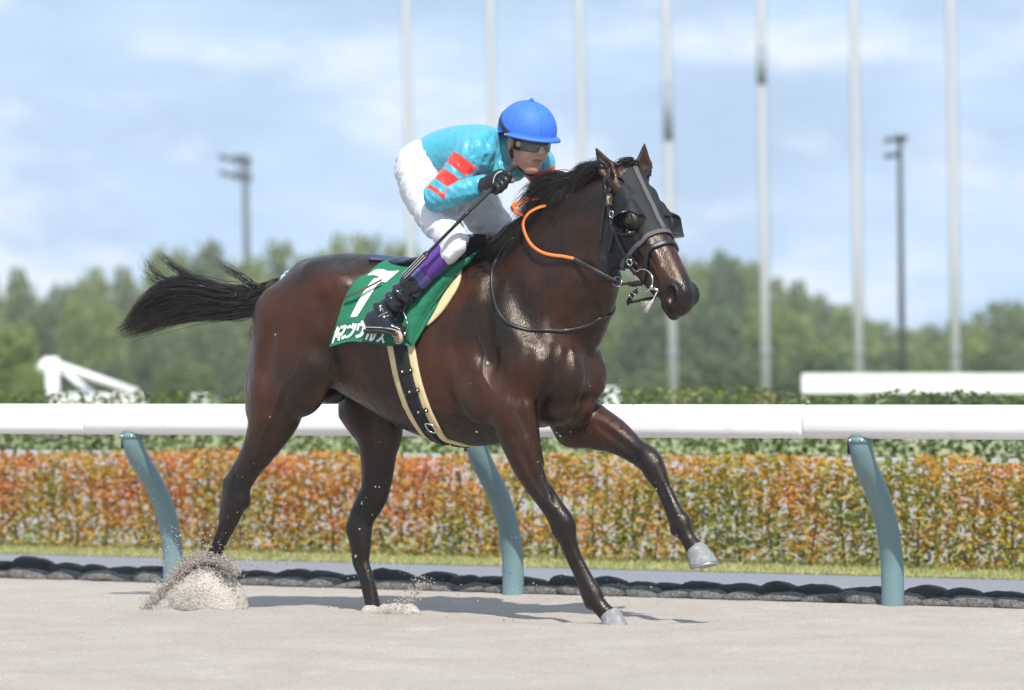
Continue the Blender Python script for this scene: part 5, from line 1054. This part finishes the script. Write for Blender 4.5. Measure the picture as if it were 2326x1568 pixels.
for k in range(5):
    v, f = sphere_m((0, 0, 0), 1, 20, 12); v = np.array(v); nn = .34 * (vnoise(v, 1.4, 60 + k) - .5) + .10 * (vnoise(v, 5, 70 + k) - .5); v = v * (1 + nn[:, None]); v[:, 2] = np.where(v[:, 2] < -.3, -.3 + (v[:, 2] + .3) * .1, v[:, 2])
    v = v * [.13, .10, .078]; du = .35 * sm(v[:, 2], .06, .0) * sm(-v[:, 1], -.06, .06); me_o = mesh_obj('edging_bag', v, f, M_BAG, attrs={'paleness': du}); bag_meshes.append(me_o.data); bpy.data.objects.remove(me_o)  # each bag turns paler towards its low front
grey_meshes = []
M_GREYBAG = mat('mottled_grey_bag', (.075, .073, .070), .9, .2, noise=(60, (.17, .163, .153), .40, .66), bump=[(70, .006), (12, .02)])  # mottled grey for the low front row
for me_ in bag_meshes[:4]: m2 = me_.copy(); m2.materials.clear(); m2.materials.append(M_GREYBAG); grey_meshes.append(m2)
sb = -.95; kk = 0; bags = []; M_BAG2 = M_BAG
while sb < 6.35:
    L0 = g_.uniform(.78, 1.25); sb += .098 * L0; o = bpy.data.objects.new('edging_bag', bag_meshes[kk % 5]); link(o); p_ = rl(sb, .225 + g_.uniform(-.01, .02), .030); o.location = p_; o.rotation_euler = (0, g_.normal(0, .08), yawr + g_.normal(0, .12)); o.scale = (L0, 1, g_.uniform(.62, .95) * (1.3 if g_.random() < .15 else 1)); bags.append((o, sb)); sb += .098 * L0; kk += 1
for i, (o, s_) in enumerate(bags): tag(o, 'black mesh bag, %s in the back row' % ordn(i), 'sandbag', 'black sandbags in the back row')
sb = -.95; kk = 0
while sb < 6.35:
    L0 = g_.uniform(.75, 1.25); sb += .10 * L0; o = bpy.data.objects.new('edging_bag', grey_meshes[kk % 4]); link(o); o.location = rl(sb, .115 + g_.uniform(-.01, .015), .018); o.rotation_euler = (0, g_.normal(0, .06), yawr + g_.normal(0, .12)); o.scale = (L0, .85, g_.uniform(.42, .66)); sb += .10 * L0; kk += 1
    tag(o, 'grey bag, %s in the low front row' % ordn(kk - 1), 'sandbag', 'grey sandbags in the front row')
# flag poles
M_FP = mat('white_painted_pole', (.46, .47, .50), .45, .4); M_FPG = mat('grey_pole_section', (.22, .27, .30), .5); names = ['leftmost', 'second', 'third', 'fourth', 'fifth', 'sixth', 'rightmost']
for k, (x0, xt, Y) in enumerate(((941, 921, 108), (1130, 1112, 106), (1330, 1315, 104), (1532, 1511, 102), (1741, 1727, 100), (1953, 1938, 99), (2173, 2158, 98))):
    b_ = bgp(x0, 985, Y); b_[2] = 0; t_ = bgp(xt, 0, Y); top = b_ + (t_ - b_) * 1.35; rt = empty('flagpole', tuple(b_), label='%s of the seven tall white flagpoles' % names[k] if k not in (3, 4) else ('tall white flagpole with a grey section, left of its like' if k == 3 else 'tall white flagpole with a grey section high up, right of its like'), cat='flagpole', group='flagpoles behind the track')
    v, f = tube([b_ * 0, (top - b_) * .35, (top - b_) * .7, (top - b_)], [.130, .116, .102, .088], 12); mesh_obj('pole', v, f, M_FP, rt)
    dz = (t_ - b_) / (t_[2] - b_[2]); j = 2.2; v, f = tube([dz * (j - .05), dz * (j + .05)], .16, 12); mesh_obj('joint_collar', v, f, M_FPG, rt)
    if k in (3, 4): za, zb = ((CAMH + (905 - 320) / FPX * Y), (CAMH + (905 - 185) / FPX * Y)) if k == 3 else ((CAMH + (905 - 192) / FPX * Y), (CAMH + (905 - 105) / FPX * Y)); v, f = tube([dz * za, dz * zb], .132, 12); mesh_obj('grey_section', v, f, M_FPG, rt)
    v, f = tube([dz * 1.0 + [.17, 0, 0], dz * 8 + [.155, 0, 0], dz * 14 + [.14, 0, 0]], .012, 5); mesh_obj('halyard', v, f, M_FPG, rt)
# floodlight towers
M_TW = mat('weathered_steel_tower', (.045, .055, .062), .7)
def tower(x0, xt, ytop, Y, rad, lamps, label):
    b_ = bgp(x0, 915, Y); b_[2] = 0; t_ = bgp(xt, ytop, Y); rt = empty('floodlight_tower', tuple(b_), label=label, cat='light tower', group='floodlight towers'); d_ = t_ - b_
    v, f = tube([d_ * 0, d_ * .5, d_], [rad * 1.25, rad, rad * .8], 10); mesh_obj('mast', v, f, M_TW, rt); u = Y / FPX
    for (dx, dy, wd) in lamps:
        c = d_ + np.array([dx * u, 0, -dy * u]); v, f = tube([np.array([d_[0], 0, c[2]]), c - [wd * u * (1 if dx < 0 else -1), 0, 0]], 2.6 * u, 6); arm = mesh_obj('lamp_arm', v, f, M_TW, rt)
        for q in np.linspace(-wd, wd, max(2, int(wd / 6))):
            v, f = sphere_m(c + np.array([q * u, -.1, 3.5 * u * math.sin(q)]), (8.2 * u, 8.8 * u, 7 * u), 10, 7); mesh_obj('floodlight', v, f, M_TW, rt)
    return rt
tower(568, 556, 352, 290, .27, [(-22, 8, 30), (-20, 44, 30), (-4, 20, 12), (-4, 55, 12)], 'dark floodlight tower with two rows of lamps, left of the horse')
tower(2051, 2044, 312, 104, .088, [(-20, 6, 9), (-20, 42, 9), (4, 2, 6)], 'slim dark floodlight tower with lamps on one side, at right')
# white structures far behind
M_WH = mat('white_coated_metal', (.80, .81, .83), .5)
def wbox(parent, x0, y0, x1, y1, Y, dep, name='panel', m=M_WH):
    a, b = bgp(x0, y1, Y), bgp(x1, y0, Y); a[2] = max(a[2], 0.0); c = (a + b) / 2; v, f = boxm(c - np.array(parent.location) + [0, dep / 2, 0], (b[0] - a[0], dep, b[2] - a[2])); return mesh_obj(name, v, f, m, parent, smooth=False)
Yb = 62; b0 = bgp(2080, 995, Yb); b0[2] = 0; wb = empty('white_barrier', tuple(b0), label='long low white hoarding behind the hedge at right', cat='hoarding')
for i in range(4): wbox(wb, 1822 + i * 172, 849, 1822 + i * 172 + 171.4, 893, Yb, .08)
for i in range(5): wbox(wb, 1826 + i * 170, 893, 1834 + i * 170, 990, Yb + .05, .06, 'leg')
Yt = 66; b0 = bgp(130, 1000, Yt); b0[2] = 0; wt = empty('white_gantry', tuple(b0), label='white steel frame with a slanting beam, far left behind the rail', cat='steel frame'); wl = np.array(wt.location)
def bar(parent, p, q_, Y, r_, name): v, f = tube([bgp(*p, Y) - wl, bgp(*q_, Y) - wl], r_, 8); return mesh_obj(name, v, f, M_WH, parent)
bar(wt, (118, 812), (122, 1000), Yt, .12, 'upright'); bar(wt, (112, 822), (312, 892), Yt, .065, 'slanting_beam'); bar(wt, (90, 842), (112, 820), Yt, .10, 'short_arm'); bar(wt, (138, 838), (232, 915), Yt + .3, .05, 'brace'); bar(wt, (312, 892), (308, 1000), Yt, .12, 'end_post')
wbox(wt, 104, 893, 318, 960, Yt, 1.2, 'base_box')
for (x0, y0, x1, y1, lb) in ((432, 896, 472, 960, 'small white cabinet behind the rail, under the tail'), (1366, 880, 1408, 960, 'small white cabinet behind the hedge, right of the horse\'s chest')):
    b0 = bgp((x0 + x1) / 2, 990, 80); b0[2] = 0; e_ = empty('white_cabinet', tuple(b0), label=lb, cat='cabinet'); wbox(e_, x0, y0, x1, y1, 80, .5, 'cabinet_body'); wbox(e_, x0 + 3, y0 + 4, x1 - 3, y0 + 8, 79.97, .03, 'door', M_FP)
# trees
def crown_mesh(seed, n, leaf):
    g = np.random.default_rng(seed); nb = 20; C = nrm(g.normal(size=(nb, 3))) * (g.random((nb, 1)) ** .4) * [.72, .72, .62]; C[:, 2] = C[:, 2] * .9 + .02; rr = g.uniform(.24, .42, nb); k = g.integers(0, nb, n)
    P = C[k] + nrm(g.normal(size=(n, 3))) * (rr[k] * g.random(n) ** .45)[:, None]; V, F = leafquads(P, leaf, seed + 1, 1.0); return V, F, np.repeat(np.clip(.5 + g.normal(0, .15, n) + .45 * (rr[k] - .33), 0, 1), 4)
leafA = leaf_mat('mid_green_leaves', [(.085, .125, .04), (.135, .18, .055), (.19, .24, .075)]); leafB = leaf_mat('light_green_leaves', [(.12, .17, .045), (.18, .235, .06), (.25, .30, .08)]); leafC = leaf_mat('dark_green_leaves', [(.065, .10, .04), (.10, .145, .055), (.15, .20, .07)])
crowns = []
for i, (sd_, m_) in enumerate(((1, leafA), (2, leafB), (3, leafC), (4, leafA), (5, leafB), (6, leafC))):
    V, F, tn = crown_mesh(sd_ * 11, 5200, .062); o = mesh_obj('crown', V, F, m_, attrs={'tone': tn}, smooth=False); crowns.append(o.data); bpy.data.objects.remove(o)
v, f = tube(interp([(0, 0, 0), (.01, 0, .3), (-.01, .01, .6), (.02, 0, 1)], 8), np.linspace(.045, .018, 8), 8)
lv = [(v, f)]
for a_ in (0, 2.1, 4.2): lv.append(tube([(0, 0, .6), (.12 * math.cos(a_), .12 * math.sin(a_), .85), (.25 * math.cos(a_), .25 * math.sin(a_), 1.1)], [.02, .014, .006], 6))
v, f = join(lv); o = mesh_obj('trunk', v, f, M_BARK); trunk_me = o.data; bpy.data.objects.remove(o)
kinds = {0: 'mid green', 1: 'light green', 2: 'dark green', 3: 'mid green', 4: 'light green', 5: 'dark green'}
tree_list = []
def tree(x, ytop, Y, wpx, kind, row):
    h = CAMH + (905 - ytop) / FPX * Y; b_ = bgp(x, 905, Y); b_[2] = 0; wd = wpx / FPX * Y; rt = empty('tree', tuple(b_), rz=random.uniform(0, 6)); tree_list.append((rt, x, ytop, kind, row))
    c = bpy.data.objects.new('crown', crowns[kind]); link(c, rt); c.scale = (wd * .58, wd * .58, h * .64); c.location = (0, 0, h * .60); t_ = bpy.data.objects.new('trunk', trunk_me); link(t_, rt); t_.scale = (h * .5, h * .5, h * .55)
prof = [(-60, 640), (60, 630), (150, 648), (215, 640), (300, 628), (385, 582), (470, 578), (540, 606), (632, 574), (700, 585), (765, 568), (850, 560), (920, 570), (1000, 590), (1090, 590), (1180, 600), (1290, 610), (1400, 612), (1480, 618), (1570, 606), (1640, 602), (1710, 612), (1790, 656), (1860, 668), (1925, 716), (1990, 742), (2060, 756), (2130, 752), (2200, 736), (2275, 700), (2345, 686), (2430, 690)]
tr_ = random.Random(4)
for i, (x, y) in enumerate(prof): tree(x, y, tr_.uniform(205, 225), tr_.uniform(130, 175), (1, 0, 3, 4, 0, 1, 2)[i % 7], 'b')
for i in range(30): x = -60 + i * 86 + tr_.uniform(-20, 20); yt = np.interp(x, *zip(*prof)); tree(x, 905 - (905 - yt) * tr_.uniform(.55, .80), tr_.uniform(165, 190), tr_.uniform(130, 190), tr_.choice([0, 1, 2, 3, 4, 5]), 'm')
for i in range(26): x = -60 + i * 100 + tr_.uniform(-25, 25); tree(x, 905 - tr_.uniform(50, 95), tr_.uniform(120, 140), tr_.uniform(140, 200), tr_.choice([2, 5, 0, 3, 5]), 'f')
tree(20, 752, 95, 165, 1, 'n'); tree(75, 840, 92, 90, 4, 'n')
for row, nm in (('b', 'tall back row'), ('m', 'middle row'), ('f', 'low front row')):
    for i, (rt, x, yt, kd, rw) in enumerate(sorted([q for q in tree_list if q[4] == row], key=lambda q: q[1])): tag(rt, '%s tree, %s in the %s' % (kinds[kd], ordn(i), nm), 'tree', 'trees of the far belt, ' + nm)
for rt, x, yt, kd, rw in tree_list:
    if rw == 'n': tag(rt, 'rounded light green tree at the left edge, beside the white gantry' if x < 50 else 'small light green bush in front of the rounded tree at far left', 'tree')
# the wood behind everything, left and right of the tree belt as well
g_ = np.random.default_rng(41); n = 12000; X_ = g_.uniform(-190, 190, n); H_ = 6.2 + 3 * (vnoise(np.stack([X_, 0 * X_, 0 * X_], 1), .09, 5) - .5) + 2.5 * (vnoise(np.stack([X_, 0 * X_, 0 * X_], 1), .3, 6) - .5); H_ = H_ - 3.0 * np.exp(-((X_ - 30) / 14) ** 2)
V, F = leafquads(np.stack([X_, 262 + g_.uniform(-6, 6, n), H_ * g_.random(n) ** .7], 1), .75, 42, 1.0); mesh_obj('far_wood', V, F, leafC, attrs={'tone': np.repeat(np.clip(g_.normal(.5, .2, n), 0, 1), 4)}, smooth=False, label='unbroken dark green wood far behind the tree belt', cat='wood', kind='stuff')
# kicked-up sand
M_FRESH = mat('freshly_thrown_sand', (.40, .35, .30), .95, .2, noise=(150, (.56, .51, .46), .40, .62), bump=[(140, .010)])
def spray(name, V0, label, seed):
    g = np.random.default_rng(seed); n = len(V0); T = np.array([(1, 1, 1), (1, -1, -1), (-1, 1, -1), (-1, -1, 1)], float); s_ = (.0012 + .0028 * g.random(n) ** 2)[:, None, None]
    V = (V0[:, None] + T[None] * s_ * g.uniform(.6, 1.4, (n, 4, 1))).reshape(-1, 3); i4 = np.arange(n)[:, None] * 4; F = np.concatenate([i4 + np.array(q) for q in ((0, 1, 2), (0, 3, 1), (0, 2, 3), (1, 3, 2))]); return mesh_obj(name, V, F, M_SAND, smooth=False, label=label, cat='sand', kind='stuff')
def wpx_(x, y, v_): return W([at(x, y, v_)])[0]
MO = Field(); mo = [(at(470, 1345, .14), .10), (at(430, 1365, .14), .085), (at(505, 1360, .14), .085), (at(385, 1382, .14), .045)]
for p_, r_ in mo: MO.ell(p_, (r_ * 1.1, r_ * 1.25, r_ * .95), k=.10)
MO.cone(at(528, 1394, .14), at(345, 1392, .14), (.08, .02), (.05, .010), k=.08); MO.cone(at(470, 1318, .14), at(515, 1375, .14), .05, .06, k=.08)
v, f = MO.mesh(.009); g_ = MO.grad(v); v = v + g_ * (.014 * (vnoise(v, 13, 3) - .5) + .008 * (vnoise(v, 70, 4) - .5))[:, None]; k_ = v[:, 2] < -.02; v[k_, 2] = -.02
mesh_obj('sand_mound', W(v), f[:, ::-1], M_FRESH, label='heap of sand thrown up round the horse\'s trailing hind hoof', cat='sand heap')
MO2 = Field(); MO2.cone(at(838, 1392, -.10), at(930, 1390, -.06), .03, .035, k=.04); MO2.cone(at(905, 1396, -.08), at(945, 1398, -.06), .04, .02, k=.04); v, f = MO2.mesh(.008); g_ = MO2.grad(v); v = v + g_ * (.014 * (vnoise(v, 26, 5) - .5))[:, None]
mesh_obj('sand_mound', W(v), f[:, ::-1], M_FRESH, label='low ridge of sand in front of the planted hind hoof', cat='sand heap')
g_ = np.random.default_rng(77); pts = []
arc = interp([(336, 1390), (372, 1345), (415, 1298), (455, 1272), (500, 1275), (530, 1300)], 60)
for _ in range(9000):
    i = g_.integers(0, 60); x, y = arc[i]; sp = abs(g_.normal(0, 1)); pts.append(at(x + g_.normal(0, 10), y - sp * 8 + g_.normal(6, 5), .14 + g_.normal(0, .05)))
for _ in range(700): a_ = g_.uniform(0, 3.1); r_ = abs(g_.normal(0, 60)) + 20; pts.append(at(470 + r_ * math.cos(a_) * 1.6, 1290 - r_ * math.sin(a_), .14 + g_.normal(0, .15)))
spray('sand_spray', W(np.array(pts)), 'spray of sand grains flying off the trailing hind hoof', 1); pts = []
for _ in range(380): t_ = g_.random(); pts.append(at(905 + 60 * t_ + g_.normal(0, 12), 1385 - 60 * t_ ** 1.3 - abs(g_.normal(0, 12)), -.08 + g_.normal(0, .05)))
spray('sand_spray', W(np.array(pts)), 'thin spray of grains rising before the planted hind hoof', 2); pts = []
for _ in range(420): pts.append(at(g_.uniform(300, 1550), 1420 - abs(g_.normal(0, 260)), g_.normal(.1, .4)))
pts = np.array(pts); pts = pts[HB(pts) > .02]; spray('flying_grit', W(pts), 'stray grains of grit hanging in the air about the legs', 3)

# the air: a light summer haze over the far trees
v, f = boxm((0, 170, 9.5), (420, 356, 21.5)); hzo = mesh_obj('haze', v, f, None, smooth=False, kind='stuff', label='thin pale summer haze over the racecourse', cat='haze')
hm = bpy.data.materials.new('haze_air'); hm.use_nodes = True; t_ = hm.node_tree; t_.nodes.remove(t_.nodes['Principled BSDF']); pv = t_.nodes.new('ShaderNodeVolumePrincipled'); pv.inputs['Color'].default_value = (.93, .95, 1, 1); pv.inputs['Density'].default_value = .0006; pv.inputs['Anisotropy'].default_value = 0.0; t_.links.new(pv.outputs[0], t_.nodes['Material Output'].inputs['Volume']); hzo.data.materials.append(hm)
